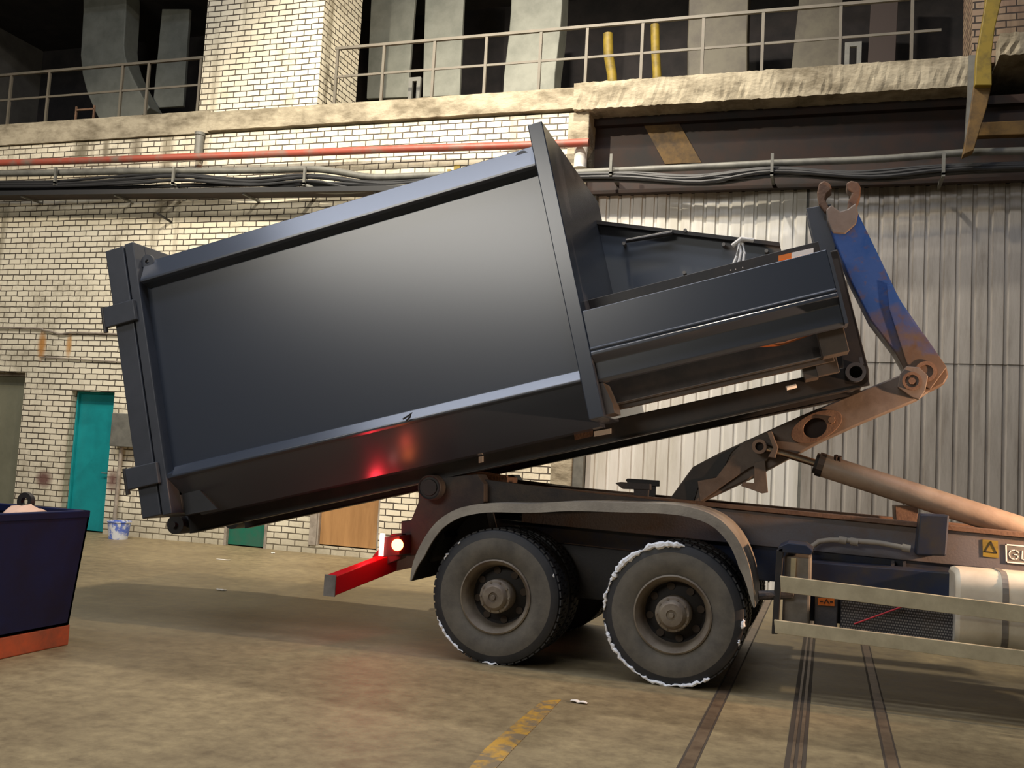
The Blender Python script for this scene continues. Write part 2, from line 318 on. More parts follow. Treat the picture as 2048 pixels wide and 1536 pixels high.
m = MB(); m.box(W, 1.75, 3.2, .25, 1.3, 7.5, 14); m.box(W, 3.2, 16, .25, .9, 7.5, 9.0)
struct(m.build('wall_back_pillar', Mt['brick2']))
struct(MB().box(W, -3.95, -3.62, -.02, .6, 0, ZS).build('trim_1', Mt['plaster'], bevel=.02))
# gallery slab with a crumbling edge
def rough_slab(a0, a1, d0, d1, b0, b1, name, amp=.02, step=.12):
    n = int((a1-a0)/step); m = MB(); cols = []
    for i in range(n+1):
        a = a0+(a1-a0)*i/n; j = lambda s: random.uniform(-s, s)
        cols.append([W.w(a,d1,b0), W.w(a,d0+j(amp)*.3,b0+j(amp)*.7), W.w(a,d0+j(amp),b0+(b1-b0)*.25+j(amp)*.6), W.w(a,d0+j(amp)*.6,b0+(b1-b0)*.6+j(amp)), W.w(a,d0+j(amp)*.3,b1+j(amp)*.5), W.w(a,d1,b1)])
    vs = [v for c in cols for v in c]; k = 6
    fs = [(i*k+q, i*k+(q+1) % k, (i+1)*k+(q+1) % k, (i+1)*k+q) for i in range(n) for q in range(k)]
    fs += [tuple(range(k)), tuple(range(n*k, n*k+k))]
    m.add(vs, fs); return struct(m.build(name, Mt['plaster'], smooth=False))
rough_slab(-30, -10.45, -.05, 4.9, ZS+.02, 7.47, 'floor_gallery_left', .006)
rough_slab(-10.46, -3.85, -.06, 4.9, ZS+.05, 7.43, 'floor_gallery_middle', .008)
rough_slab(-3.86, 1.72, -.12, 4.9, ZS, 7.47, 'floor_gallery_right', .014, .05)
rough_slab(2.05, 16, -.12, 4.9, 7.45, 7.75, 'floor_gallery_end', .02, .06)
# gallery back wall and side
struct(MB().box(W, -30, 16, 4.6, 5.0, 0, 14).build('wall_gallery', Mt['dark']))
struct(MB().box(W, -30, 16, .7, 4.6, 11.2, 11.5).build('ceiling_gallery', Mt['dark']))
# recess above the gate: dark steel beam with a yellow hazard stripe
g = thing('lintel_beam', W.w(-1, .5, 5.9), 'dark rusty steel lintel beam above the corrugated gate, one yellow diagonal stripe', 'beam')
MB().box(W, -3.62, 16, .42, .6, 5.95, ZS+.02).build('beam_web', Mt['drust'], g)
MB().box(W, -3.62, 16, .30, .42, 6.93, ZS+.0).build('beam_flange', Mt['drust'], g)
MB().prism(W, W.px([(1282,240),(1350,232),(1403,325),(1330,328)], .40), .40, .42).build('hazard_stripe', Mt['ystripe'], g)
g2 = thing('gate_track', W.w(-1, .1, 5.76), 'rusty brown steel track channel directly over the corrugated gate', 'gate track')
MB().xsec(W, [(-.05,5.74),(-.05,5.80),(.02,5.80),(.02,5.98),(.3,5.98),(.3,5.93),(.07,5.93),(.07,5.74)], -3.62, 16).build('channel', Mt['drust'], g2, bevel=.004)
# corrugated gate: two leaves
def corr(a0, a1, b0, b1, d, per, amp=.026):
    m = MB(); a = a0; prof = []
    while a < a1:
        for f, h in ((0,0),(.66,0),(.72,1),(.92,1),(1,0)):
            aa = a+f*per
            if aa <= a1: prof.append((aa, d+h*amp))
        a += per
    prof.append((a1, prof[-1][1]))
    n = len(prof); vs = [W.w(p,q,b0) for p,q in prof]+[W.w(p,q,b1) for p,q in prof]+[W.w(p,q+.004,b0) for p,q in prof]+[W.w(p,q+.004,b1) for p,q in prof]
    fs = [(i,i+1,n+i+1,n+i) for i in range(n-1)]+[(2*n+i,3*n+i,3*n+i+1,2*n+i+1) for i in range(n-1)]
    return m.add(vs, fs)
def gate_leaf(name, a0, a1, seam, mt, mt2, per):
    f = MB()
    for s in (a0+.03, (a0+a1)/2, a1-.03): f.box(W, s-.03, s+.03, .22, .28, .05, 5.76)
    for s in (.08, seam, 5.7): f.box(W, a0, a1, .22, .28, s-.03, s+.03)
    g = f.build(name, Mt['drust']); struct(g)
    corr(a0+.01, a1-.01, seam-.02, 5.76, .14, per).build('corrugated_sheet', mt, g)
    corr(a0+.01, a1-.01, .04, seam+.02, .155, per).build('corrugated_sheet', mt2, g)
    return g
gate_leaf('door_5', -3.46, -.385, 3.33, Mt['gate'], Mt['gate'], .183)
gate_leaf('door_6', -.365, 4.6, 3.31, Mt['gate2'], Mt['gate2'], .20)
MB().box(W, -.40, -.35, .16, .22, .04, 5.76).build('trim_2', Mt['gpipe']); struct(bpy.data.objects['trim_2'])
# a plain wall right of the gate, outside the frame
struct(MB().box(W, 4.6, 16, 0, .6, 0, 5.9).build('trim_3', Mt['plaster']))
struct(MB().box(W, -3.62, -3.46, .02, .3, 0, 5.76).build('trim_4', Mt['gpipe']))
# doors in the brick wall
def door(name, i, mt, rec, handle=None, frame=.05, z0=0, fm='frame'):
    x0, x1, zt = DO[i]
    m = MB(); m.box(W, x0, x0+frame, rec-.06, .5, z0, zt); m.box(W, x1-frame, x1, rec-.06, .5, z0, zt); m.box(W, x0+frame, x1-frame, rec-.06, .5, zt-frame, zt)
    o = struct(m.build(name, Mt[fm], bevel=.004))
    MB().box(W, x0+frame, x1-frame, rec, rec+.05, z0+.02, zt-frame).build('door_panel', Mt[mt], o, bevel=.004)
    if handle:
        h = MB(); c = W.w(x1-.14, rec, 1.05); h.tube([c, c+Vector((0,-.07,0)), c+Vector((-.10,-.07,0))], .011, 8); h.box(W, x1-.165, x1-.115, rec-.012, rec, .95, 1.13)
        h.build('door_handle', Mt['alubox'], o)
    return o
door('door_1', 0, 'olive', .22, frame=.06); door('door_2', 1, 'teal', .20, True, .035, fm='teal')
door('door_3', 2, 'green', .05, True); door('door_4', 3, 'wood', .06, True, .03, z0=.13)
MB().box(W, -7.93, -7.80, -.015, .1, .13, 2.3).build('door_casing', Mt['frame'], bpy.data.objects['door_4'])

# ------------------------------------------------------------------ gallery railings
def railing(name, xs, a0, a1, ztop, zmid, label, d=.03):
    g = thing(name, W.w((a0+a1)/2, d, 7.44), label, 'railing')
    for a in xs:
        MB().box(W, a-.022, a+.022, d-.02, d+.02, 7.38, ztop).build('post', Mt['rail'], g)
    MB().box(W, a0, a1, d-.025, d+.025, ztop-.02, ztop+.025).build('top_rail', Mt['rail'], g)
    MB().box(W, a0, a1, d-.01, d+.012, zmid-.018, zmid+.018).build('mid_rail', Mt['rail'], g)
    return g
lx = [W.on(x, 215)[0] for x in (15, 91, 237, 289, 393)]
railing('gallery_railing', [-18.5,-17.3,-16.3]+lx, -20, -10.72, 8.47, 7.98, 'thin steel railing on the gallery left of the white brick pillar')
rx = [W.on(x, 190)[0] for x in (668,761,862,966,1075,1168,1279,1401,1521,1677,1821)]
railing('gallery_railing', rx, W.on(663,190)[0], W.on(1882,120)[0], 8.42, 7.93, 'long thin steel railing on the gallery right of the white brick pillar')
st = thing('steel_trestle', W.w(-13.6,.2,7.47), 'small rust-red trestle frame on the gallery edge behind the left railing', 'trestle')
a0, a1 = W.on(142,235)[0], W.on(178,232)[0]
for a, q in ((a0, 'a'), (a1, 'b')): MB().box(W, a-.015, a+.015, .1, .13, 7.45, 7.78).build('upright', Mt['rust'], st)
MB().box(W, a0, a1, .1, .13, 7.70, 7.73).build('crossbar', Mt['rust'], st)

# ------------------------------------------------------------------ things inside the gallery
def duct(name, pts, d, w, label, cat, mt='panel'):          # flat sided duct bending away, swept along pixel path on depth d
    m = MB(); P = W.px(pts, d); L = []; R_ = []
    for i, (a, b) in enumerate(P):
        a2, b2 = P[min(i+1, len(P)-1)]; a1, b1 = P[max(i-1, 0)]
        t = Vector((a2-a1, b2-b1)).normalized(); n = Vector((-t.y, t.x)); n = n if n.x > 0 else -n
        L.append((a-n.x*w/2, b-n.y*w/2)); R_.append((a+n.x*w/2, b+n.y*w/2))
    m.prism(W, L+R_[::-1], d, d+.45)
    return tag(m.build(name, Mt[mt], bevel=.02), label, cat)
duct('ventilation_duct', [(209,-40),(209,15),(206,70),(204,100),(207,130),(215,160),(228,190),(246,225),(262,250)], 2.3, 1.12, 'pale curved sheet metal duct in the dark gallery far left', 'duct')
duct('ventilation_duct', [(1074,-40),(1072,20),(1068,70),(1063,110),(1058,150),(1056,200)], 2.3, .98, 'pale sheet metal duct behind the middle of the right railing', 'duct')
duct('ventilation_duct', [(1438,-40),(1436,30),(1434,80),(1434,180)], 2.3, 1.02, 'wide dim duct in the right gallery, between yellow pipes and dark doorway', 'duct', 'panel_dimmed')
def slab_panel(pts, d, label, mt='panel'):
    o = MB().prism(W, W.px(pts, d), d, d+.08).build('wall_panel', Mt[mt], bevel=.01); tag(o, label, 'panel'); return o
slab_panel([(324,18),(379,18),(366,212),(305,216)], 2.8, 'narrow pale panel in the gallery beside the white brick pillar')
slab_panel([(745,-60),(835,-60),(815,194),(733,197)], 2.8, 'grey pale panel in the right gallery, nearest the brick pillar')
slab_panel([(852,-60),(930,-60),(919,190),(845,194)], 2.6, 'bright pale panel in the right gallery, second from the brick pillar')
slab_panel([(1605,-60),(1690,-60),(1676,138),(1582,143)], 2.6, 'dim tan panel at the right end of the gallery', 'panel_dimmed')
slab_panel([(1745,-60),(1800,-60),(1790,130),(1735,135)], 3.2, 'dark brown panel near the right end of the gallery', 'panel3')
def hframe(pts, d, label):
    P = W.px(pts, d); x0 = min(p[0] for p in P); x1 = max(p[0] for p in P); z0 = 7.46; z1 = max(p[1] for p in P)
    m = MB(); m.box(W, x0, x0+.07, d, d+.06, z0, z1); m.box(W, x1-.07, x1, d, d+.06, z0, z1); m.box(W, x0+.07, x1-.07, d, d+.06, z1-.07, z1)
    return tag(m.build('metal_frame', Mt['gpipe']), label, 'frame')
hframe([(818,155),(838,205)], 1.2, 'small grey metal frame standing between the two pale gallery panels')
hframe([(1690,85),(1722,142)], 1.2, 'small dim metal frame near the right end of the gallery')
def ypipe(pts, r, label):
    m = MB(); d = 1.6; P = [W.w(a, d, b) for a, b in W.px(pts, d)]; P[-1].z = 7.46; m.tube(P, r, 16)
    return tag(m.build('yellow_pipe', Mt['yellow'], smooth=True), label, 'pipe')
ypipe([(1216,68),(1217,110),(1224,150),(1230,195)], .085, 'left of two yellow bent pipes in the right gallery')
ypipe([(1310,50),(1311,100),(1314,150),(1316,190)], .075, 'right of two yellow pipes in the right gallery, dimmer and straighter')
# cross wall that closes off the gallery's far left
MB().box(W, -19.5, -18.9, 2.2, 4.6, 7.4, 11.2).build('trim_5', Mt['hall']); struct(bpy.data.objects['trim_5'])

# ------------------------------------------------------------------ pipes and cables along the wall
def wire(name, pts, d, r, mt, n=8):
    P = [W.w(*(lambda q: (q[0], d, q[1]))(W.on(x, y, d))) for x, y in pts]
    Q = []
    for i in range(len(P)-1):
        p0 = P[max(i-1,0)]; p1 = P[i]; p2 = P[i+1]; p3 = P[min(i+2,len(P)-1)]
        for k in range(5):
            t = k/5; Q.append(.5*((2*p1)+(-p0+p2)*t+(2*p0-5*p1+4*p2-p3)*t*t+(-p0+3*p1-3*p2+p3)*t**3))
    Q.append(P[-1])
    return MB().tube(Q, r, n).build(name, Mt[mt], smooth=True)
tag(wire('red_pipe', [(-600,340),(-40,327),(200,320),(400,313),(600,306),(800,298),(1000,292),(1178,285)], -.28, .062, 'pipe', 14), 'long red painted pipe along the white brick wall under the gallery', 'pipe')
tag(wire('grey_pipe', [(-600,352),(0,347),(200,344),(360,342),(520,341),(620,338),(680,344),(740,354),(830,352),(1000,346)], -.38, .055, 'gpipe', 14), 'thick grey conduit along the brick wall just below the red pipe', 'pipe')
tag(wire('grey_pipe', [(1140,346),(1240,341),(1420,333),(1560,326),(1760,318),(1935,305),(2100,300),(2500,285)], -.36, .05, 'gpipe', 14), 'thick grey pipe crossing above the corrugated gate under the lintel beam', 'pipe')
tz0, tz1 = W.on(0, 389, -.45), W.on(1000, 377, -.45); sl = (tz1[1]-tz0[1])/(tz1[0]-tz0[0]); za, zb2 = tz0[1]+sl*(-24-tz0[0]), tz0[1]+sl*(-3.9-tz0[0])
P = [(-24,za),(-3.98,zb2),(-3.98,zb2-.03),(-24,za-.03)]
tray = thing('added_shade_tray', W.w(-14, -.2, za-.03), 'added dark tray under the black cables that deepens the shade on the brick wall', 'shade tray')  # tray added as a light blocker to deepen the shadow below the cables
MB().prism(W, P, -.50, -.16).build('shade_tray_bottom', Mt['drust'], tray); MB().prism(W, [(a,b+(.05 if i < 2 else .0)) for i,(a,b) in enumerate(P)], -.52, -.50).build('shade_tray_edge', Mt['cable'], tray)
for x in (60, 245, 500, 760):
    a = W.on(x, 380, -.3)[0]; zz = za+(zb2-za)*(a+24)/20.02; MB().box(W, a-.02, a+.02, -.48, -.005, zz-.06, zz-.03).build('shade_tray_arm', Mt['gpipe'], tray)
cl = 'black cable sagging in the bundle clipped along the wall'
CB = [
 [(-600,368),(0,364),(120,362),(250,352),(360,348),(480,358),(620,350),(740,364),(850,360),(1000,352),(1230,345),(1390,352),(1545,336),(1700,345),(1880,332),(2100,325),(2500,310)],
 [(-600,372),(0,369),(140,367),(260,358),(362,352),(500,364),(622,354),(760,368),(870,362),(1000,356),(1230,348),(1370,358),(1545,339),(1720,350),(1880,336),(2100,329),(2500,314)],
 [(-600,376),(0,374),(140,372),(280,366),(364,360),(500,370),(622,362),(720,378),(870,368),(1000,360),(1230,354),(1400,364),(1545,343),(1740,354),(1890,340),(2100,333),(2500,318)],
 [(-600,384),(0,379),(160,377),(300,373),(430,370),(560,368),(640,370),(800,374),(1000,365),(1230,360),(1410,368),(1560,350),(1740,360),(1900,346),(2100,338),(2500,324)],
 [(-600,380),(0,371),(140,370),(300,362),(420,362),(560,372),(640,366),(800,371),(1000,363),(1230,351),(1480,355),(1620,346),(1800,352),(1960,340),(2100,336),(2500,320)]]
for i, c in enumerate(CB): tag(wire('cable', c, -.38-.045*(i % 3), .027+.006*(i % 2), 'cable'), cl, 'cable', 'black cables of the bundle along the wall')
tag(wire('dark_hose', [(608,368),(622,376),(640,382),(700,382),(800,374),(900,366),(1000,358)], -.42, .045, 'gpipe', 12), 'dark thick hose hanging lowest under the cable bundle behind the container roof', 'hose')
for i, x in enumerate((128, 362, 622, 1228, 1546, 1884)):
    a, b = W.on(x, 352 if x < 1000 else 330, -.3)
    g = MB(); g.box(W, a-.02, a+.02, -.52, 0 if x < 1160 else .4, b-.22, b-.17); g.box(W, a-.02, a+.02, -.52, -.48, b-.2, b+.10)
    bo = g.build('cable_bracket', Mt['gpipe'])
    tag(bo, ['steel bracket holding the cable bundle at the photo\'s far left','steel bracket under the cables left of the tipped container','steel bracket under the cables above the container roof','steel bracket under the cables right of the container\'s front wall','steel bracket under the cables above the pale gate leaf','steel bracket under the cables at far right above the worn gate leaf'][i], 'bracket', 'brackets holding the cable bundle')
for i, x in enumerate((384, 905)):
    a, b = W.on(x, 335, -.2); m = MB(); m.box(W, a-.03, a+.03, -.34, 0, b-.13, b-.07); m.box(W, a-.05, a+.05, -.02, 0, b-.2, b+.1)
    tag(m.build('pipe_bracket', Mt['rust' if i == 0 else 'yellow']), ['rusty bracket under the red pipe left of the container roof', 'yellowish bracket under the red pipe above the container roof'][i], 'bracket')
tag(wire('thin_conduit', [(-600,650),(0,655),(90,661),(120,668),(150,665),(230,668),(330,672)], -.04, .018, 'frame'), 'thin painted conduit on the brick wall above the teal door', 'pipe')
tag(wire('thin_conduit', [(80,714),(160,719),(240,724),(320,727)], -.03, .013, 'frame'), 'thin short pipe on the brick wall just above the teal door', 'pipe')
m = MB(); a, b = W.on(398, 290, -.1); m.lathe(W.w(a, -.1, b-.25), (0,0,1), [(0,0),(.075,0),(.075,.42),(.09,.42),(.09,.47),(0,.47)], 16)
tag(m.build('pipe_stub', Mt['gpipe'], smooth=True), 'short capped vertical pipe stub on the wall above the red pipe', 'pipe')
m = MB(); p, q = W.on(318,428,-.25), W.on(342,444,-.02); m.tube([W.w(p[0],-.3,p[1]), W.w(q[0],0,q[1])], .022, 8)
tag(m.build('wall_peg', Mt['black']), 'small dark steel peg sticking out of the brick wall left of the container', 'peg')
m = MB(); a, b = W.on(1158, 315, -.2); m.lathe(W.w(a, -.1, b-.13), (0,0,1), [(0,0),(.10,0),(.10,.32),(0,.32)], 16)
tag(m.build('white_canister', Mt['white'], smooth=True), 'small white canister on the wall beside the end of the red pipe', 'canister')
# electric box with its conduit, right of the teal door
g = thing('electric_box', W.w(-11.6, -.1, 1.05), 'grey electric box with a conduit on the wall right of the teal door', 'electric box')
MB().box(W, W.on(238,850)[0], W.on(290,850)[0], -.2, -.004, W.on(240,893)[1], W.on(240,833)[1]+.05).build('box_body', Mt['gpipe'], g, bevel=.01)
a = W.on(240,950)[0]; MB().tube([W.w(a+.05,-.08,W.on(240,893)[1]), W.w(a+.03,-.08,.2)], .035, 10).build('conduit', Mt['frame'], g, smooth=True)
g = thing('paint_bucket', onZ(236,1078), 'blue and white plastic bucket on the floor right of the teal door', 'bucket')
c = ORG[g.name]; MB().lathe(c, (0,0,1), [(0,0),(.15,0),(.185,.28),(.195,.28),(.195,.30),(.175,.30),(.14,.02),(0,.02)], 24).build('bucket_body', Mt['bucket'], g, smooth=True)
pts = [c+Vector((.19*math.cos(t), -.02-.05*math.sin(t), .28+.06*math.sin(t))) for t in [math.pi*k/10 for k in range(11)]]
MB().tube(pts, .005, 6).build('bucket_handle', Mt['gpipe'], g)
# yellow crane column at the top right
g = thing('crane_column', W.w(1.9, -.5, 5.9), 'yellow scratched steel column hanging at the top right corner', 'column')
def band(pts_l, pts_r, d0, d1):
    L = W.px(pts_l, d0); R_ = W.px(pts_r, d0); return MB().prism(W, L+R_[::-1], d0, d1)
band([(1975,-120),(1972,0),(1962,60),(1953,110),(1950,170)], [(2020,-120),(2003,0),(1990,55),(1983,110),(1984,170)], -.85, -.70).build('column_leg', Mt['yellow'], g, bevel=.01)
band([(1948,168),(1938,240),(1926,310)], [(1984,168),(1975,210),(1948,300)], -.75, -.56).build('column_foot', Mt['ystripe'], g, bevel=.01)
band([(1938,110),(1936,180),(1930,290)], [(1952,110),(1950,180),(1938,290)], -.70, -.60).build('guide_plate', Mt['gpipe'], g)
MB().prism(W, W.px([(1952,245),(2500,219),(2500,252),(1950,272)], -.2), -.2, -.05).build('cross_beam', Mt['ystripe'], g, bevel=.01)

# ------------------------------------------------------------------ floor: steel tracks, paint, scraps
def strip(a0, a1, y0, y1, z, name, mt):
    return struct(MB().hexa([(a0,y0,-.01),(a1,y0,-.01),(a1,y0,z),(a0,y0,z),(a0,y1,-.01),(a1,y1,-.01),(a1,y1,z),(a0,y1,z)]).build(name, Mt[mt]))
k = 6
for a, hw in ((-.70,.035), (.405,.03)):
    strip(a-hw, a+hw, 2.5, 14.1, .004, 'trim_%d' % k, 'track'); k += 1
    strip(a-hw-.016, a-hw, 2.5, 14.1, .002, 'trim_%d' % k, 'seam'); k += 1
    strip(a+hw, a+hw+.012, 2.5, 14.1, .002, 'trim_%d' % k, 'seam'); k += 1
for q, (a, hw, z, mt) in enumerate(((-.175,.016,.003,'seam'),(-.150,.009,.006,'track'),(-.130,.011,.002,'seam'),(-.108,.011,.006,'track'),(-.085,.012,.003,'seam'))):
    strip(a-hw, a+hw, 2.5, 14.1, z, 'trim_%d' % k, mt); k += 1
# worn painted line on the floor
pts = [(1085,1402),(1122,1400),(1075,1450),(1025,1500),(985,1545),(920,1560),(968,1500),(1020,1455)]
P = [onZ(x, y) for x, y in pts]
tag(MB().loop([p+Vector((0,0,.003)) for p in P], [p-Vector((0,0,.003)) for p in P]).build('floor_marking', Mt['fline']), 'worn yellow painted line on the concrete floor in front of the wheels', 'floor marking')
def scrap(x, y, L_, w_, label, ang=.1):
    c = onZ(x, y); u = Vector((math.cos(ang), math.sin(ang), 0)); v = Vector((-u.y, u.x, 0)); m = MB()
    n = 6; T_ = []; 
    for i in range(n+1):
        t = -1+2*i/n; z = .006+.01*random.random(); T_.append((c+u*L_*t+Vector((0,0,z)), w_*(1-.5*t*t)))
    vs = []
    for p, h in T_: vs += [p-v*h, p+v*h]
    A = vs; B = [x_-Vector((0,0,.004)) for x_ in vs]; N_ = len(A)
    fs = []
    for i in range(n): fs += [(2*i,2*i+2,2*i+3,2*i+1), (N_+2*i,N_+2*i+1,N_+2*i+3,N_+2*i+2), (2*i,N_+2*i,N_+2*i+2,2*i+2), (2*i+1,2*i+3,N_+2*i+3,N_+2*i+1)]
    m.add(A+B, fs); tag(m.build('paper_scrap', Mt['white']), label, 'scrap')
scrap(1158, 1406, .06, .025, 'small white scrap on the floor right of the yellow line', -.1)
scrap(447, 1120, .11, .02, 'thin white paper strip on the floor before the green door')
scrap(546, 1107, .03, .03, 'tiny white scrap on the floor at the foot of the brick wall', 1.2)
scrap(443, 1181, .06, .03, 'pale scrap lying in the container\'s shadow on the floor')

# ------------------------------------------------------------------ blue skip at the left
XS = -5.68
def onX(x, y, X):
    d = ray(x, y); return CAM+d*(X/d.x)
f0 = onX(135,1272,XS); f1 = onX(180,1028,XS); zt = f1.z; yb = f0.y; yt = f1.y
g = thing('waste_skip', (XS-.8, 5.2, 0), 'dark blue open waste skip with orange base at the left edge', 'skip')
yn_b, yn_t = 3.8, 3.3; XF = XS-1.7; zb = .16; th = .02
V = lambda X, Y, Z: Vector((X, Y, Z))
m = MB()
prof = [(yn_b,zb),(yb,zb),(yt,zt),(yn_t,zt)]
m.loop([V(XS,y,z) for y,z in prof], [V(XS-th,y,z) for y,z in prof]); m.loop([V(XF,y,z) for y,z in prof], [V(XF+th,y,z) for y,z in prof])
m.hexa([V(XF,yb,zb),V(XS,yb,zb),V(XS,yt,zt),V(XF,yt,zt),V(XF,yb-th,zb),V(XS,yb-th,zb),V(XS,yt-th,zt),V(XF,yt-th,zt)])
m.hexa([V(XF,yn_b,zb),V(XS,yn_b,zb),V(XS,yn_t,zt),V(XF,yn_t,zt),V(XF,yn_b+th,zb),V(XS,yn_b+th,zb),V(XS,yn_t+th,zt),V(XF,yn_t+th,zt)])
m.hexa([V(XF,yn_b,zb),V(XS,yn_b,zb),V(XS,yb,zb),V(XF,yb,zb),V(XF,yn_b,zb+.02),V(XS,yn_b,zb+.02),V(XS,yb,zb+.02),V(XF,yb,zb+.02)])
m.build('skip_body', Mt['skip'], g)
m = MB()
for X in (XS-.03, XF+.03): m.hexa([V(X-.035,yn_t,zt-.03),V(X+.035,yn_t,zt-.03),V(X+.035,yt,zt-.03),V(X-.035,yt,zt-.03),V(X-.035,yn_t,zt+.03),V(X+.035,yn_t,zt+.03),V(X+.035,yt,zt+.03),V(X-.035,yt,zt+.03)])
for Y in (yt-.03, yn_t+.03): m.hexa([V(XF,Y-.035,zt-.03),V(XS,Y-.035,zt-.03),V(XS,Y+.035,zt-.03),V(XF,Y+.035,zt-.03),V(XF,Y-.035,zt+.03),V(XS,Y-.035,zt+.03),V(XS,Y+.035,zt+.03),V(XF,Y+.035,zt+.03)])
m.build('rim', Mt['skip'], g, bevel=.008)
for X in (XS-.06, XF+.06): m = MB(); m.hexa([V(X-.06,yn_b,0),V(X+.06,yn_b,0),V(X+.06,yb+.02,0),V(X-.06,yb+.02,0),V(X-.06,yn_b,zb),V(X+.06,yn_b,zb),V(X+.06,yb+.02,zb),V(X-.06,yb+.02,zb)]); tag(m.build('base_runner', Mt['skipo'], g, bevel=.01), 'orange base runner')
e = onX(52, 1000, XS-.9); e = V(XS-.85, yt-.05, zt+.10)
d = ray(52,1003); e = CAM+d*((yt-.1-CAM.y)/d.y)
m = MB(); m.ring((e.x,e.y-.02,e.z), (0,1,0), .075, .035, .04, 20); m.hexa([V(e.x-.05,e.y-.02,zt),V(e.x+.05,e.y-.02,zt),V(e.x+.05,e.y+.02,zt),V(e.x-.05,e.y+.02,zt),V(e.x-.035,e.y-.02,e.z-.05),V(e.x+.035,e.y-.02,e.z-.05),V(e.x+.035,e.y+.02,e.z-.05),V(e.x-.035,e.y+.02,e.z-.05)])
m.build('lifting_eye', Mt['black'], g, smooth=True)
# pale bag of scrap poking above the rim
b = bmesh.new(); bmesh.ops.create_icosphere(b, subdivisions=3, radius=1)
c = onZ(48, 1024, zt); c.x = min(c.x, XS-.35)
for v in b.verts: v.co = Vector((v.co.x*.13, v.co.y*.20, v.co.z*.10))*(1+.12*math.sin(9*v.co.x+5*v.co.y)+.06*random.random())
me = bpy.data.meshes.new('scrap_bag'); b.to_mesh(me); b.free(); me.materials.append(Mt['pink'])
for p in me.polygons: p.use_smooth = True
o = bpy.data.objects.new('scrap_bag', me); C.objects.link(o); o.location = (c.x, c.y, zt-.05); print('bag', c, zt)
tag(o, 'pale pinkish bundle heaped inside the blue skip at its rim', 'bag')
b = bmesh.new(); bmesh.ops.create_grid(b, x_segments=24, y_segments=36, size=1)
me = bpy.data.meshes.new('scrap_heap')
for v in b.verts: v.co = Vector((v.co.x*.80, v.co.y*1.45, .10*math.sin(3*v.co.x+1)*math.cos(4*v.co.y)+.05*random.random()))
g_ = bmesh.ops.extrude_face_region(b, geom=b.faces[:]); 
for v in [q for q in g_['geom'] if isinstance(q, bmesh.types.BMVert)]: v.co.z -= .5
bmesh.ops.recalc_face_normals(b, faces=b.faces)
b.to_mesh(me); b.free(); me.materials.append(Mt['seam'])
o = bpy.data.objects.new('scrap_heap', me); C.objects.link(o); o.location = (XS-.85, 4.95, zt-.30)
tag(o, 'dark heap of waste filling the blue skip', 'waste', kind='stuff')

# ------------------------------------------------------------------ the tipped container with its compactor
kc = thing('compactor_container', K.w(-2, 1.25, -.13), 'large anthracite steel waste container with compactor, tipped up on the hook-lift truck', 'container')
AR, AF = -3.89, .0
bodyL = [(.12,.40),(.0,.36),(.0,.325),(.46,-.03)]
sec = [(.12,2.12),(.12,.40),(.015,.355),(.015,.32),(.46,-.03),(2.04,-.03),(2.485,.32),(2.485,.355),(2.38,.40),(2.38,2.12),(2.30,2.38),(.20,2.38)]
MB().xsec(K, sec, AR, AF).build('body', Mt['cont'], kc)
for s in (0, 1):
    fx = (lambda d: d) if s == 0 else (lambda d: 2.5-d)
    q = [(fx(d), b) for d, b in ((.0,2.19),(.115,2.385),(.19,2.41),(.30,2.41),(.30,2.36),(.15,2.12),(.03,2.155),(.0,2.17))]
    MB().xsec(K, q, AR+.02, AF).build('roof_rail', Mt['cont'], kc, bevel=.004)
    q = [(fx(d), b) for d, b in ((.135,.43),(.055,.415),(-.005,.335),(-.005,.318),(.03,.30),(.13,.33))]
    MB().xsec(K, q, AR+.06, AF).build('sill_rail', Mt['cont'], kc, bevel=.004)
def frame4(m, a0, a1, t, top, bot=0):
    m.box(K, a0, a1, 0, t, bot, top); m.box(K, a0, a1, 2.5-t, 2.5, bot, top); m.box(K, a0, a1, t, 2.5-t, top-t, top); m.box(K, a0, a1, t, 2.5-t, bot, bot+t); return m
frame4(MB(), -3.985, AR, .17, 2.57).build('rear_frame', Mt['cont2'], kc, bevel=.008)
m = MB(); m.box(K, -4.20, -4.0, 0, 2.5, .01, 2.56); m.build('tail_gate', Mt['cont2'], kc, bevel=.01)
tg = bpy.data.objects['tail_gate']
for b0 in (1.82, .29):
    m = MB(); m.box(K, -4.30, -3.945, -.045, 0, b0, b0+.195); m.build('hinge', Mt['cont2'], kc, bevel=.008)
    hg = [x for x in kc.children if x.name.startswith('hinge')][-1]
    MB().tube([K.w(-4.285,-.03,b0-.04), K.w(-4.285,-.03,b0+.20)], .022, 12).build('hinge_pin', Mt['black'], hg)
m = MB(); m.box(K, AF, .127, 0, 2.5, 0, 2.53); fo = m.build('front_wall', Mt['cont'], kc, bevel=.008)
# lifting lugs
for i, (x, y, a_) in enumerate(((296,524,0), (1046,318,0))):
    a, b = K.on(x, y, .10); L_ = circ(a, b, .068, 20); I_ = circ(a, b, .022, 20)
    m = MB(); m.holed(K, L_, I_, .085, .115); m.box(K, a-.06, a+.06, .085, .115, b-.14, b-.05) ; m.build('lifting_lug', Mt['cont2'], kc)
# rear corner gusset and crossmembers below the belly
MB().prism(K, [(AR,.42),(AR,-.02),(-3.55,-.03)], .20, .23).build('corner_gusset', Mt['cont2'], kc)
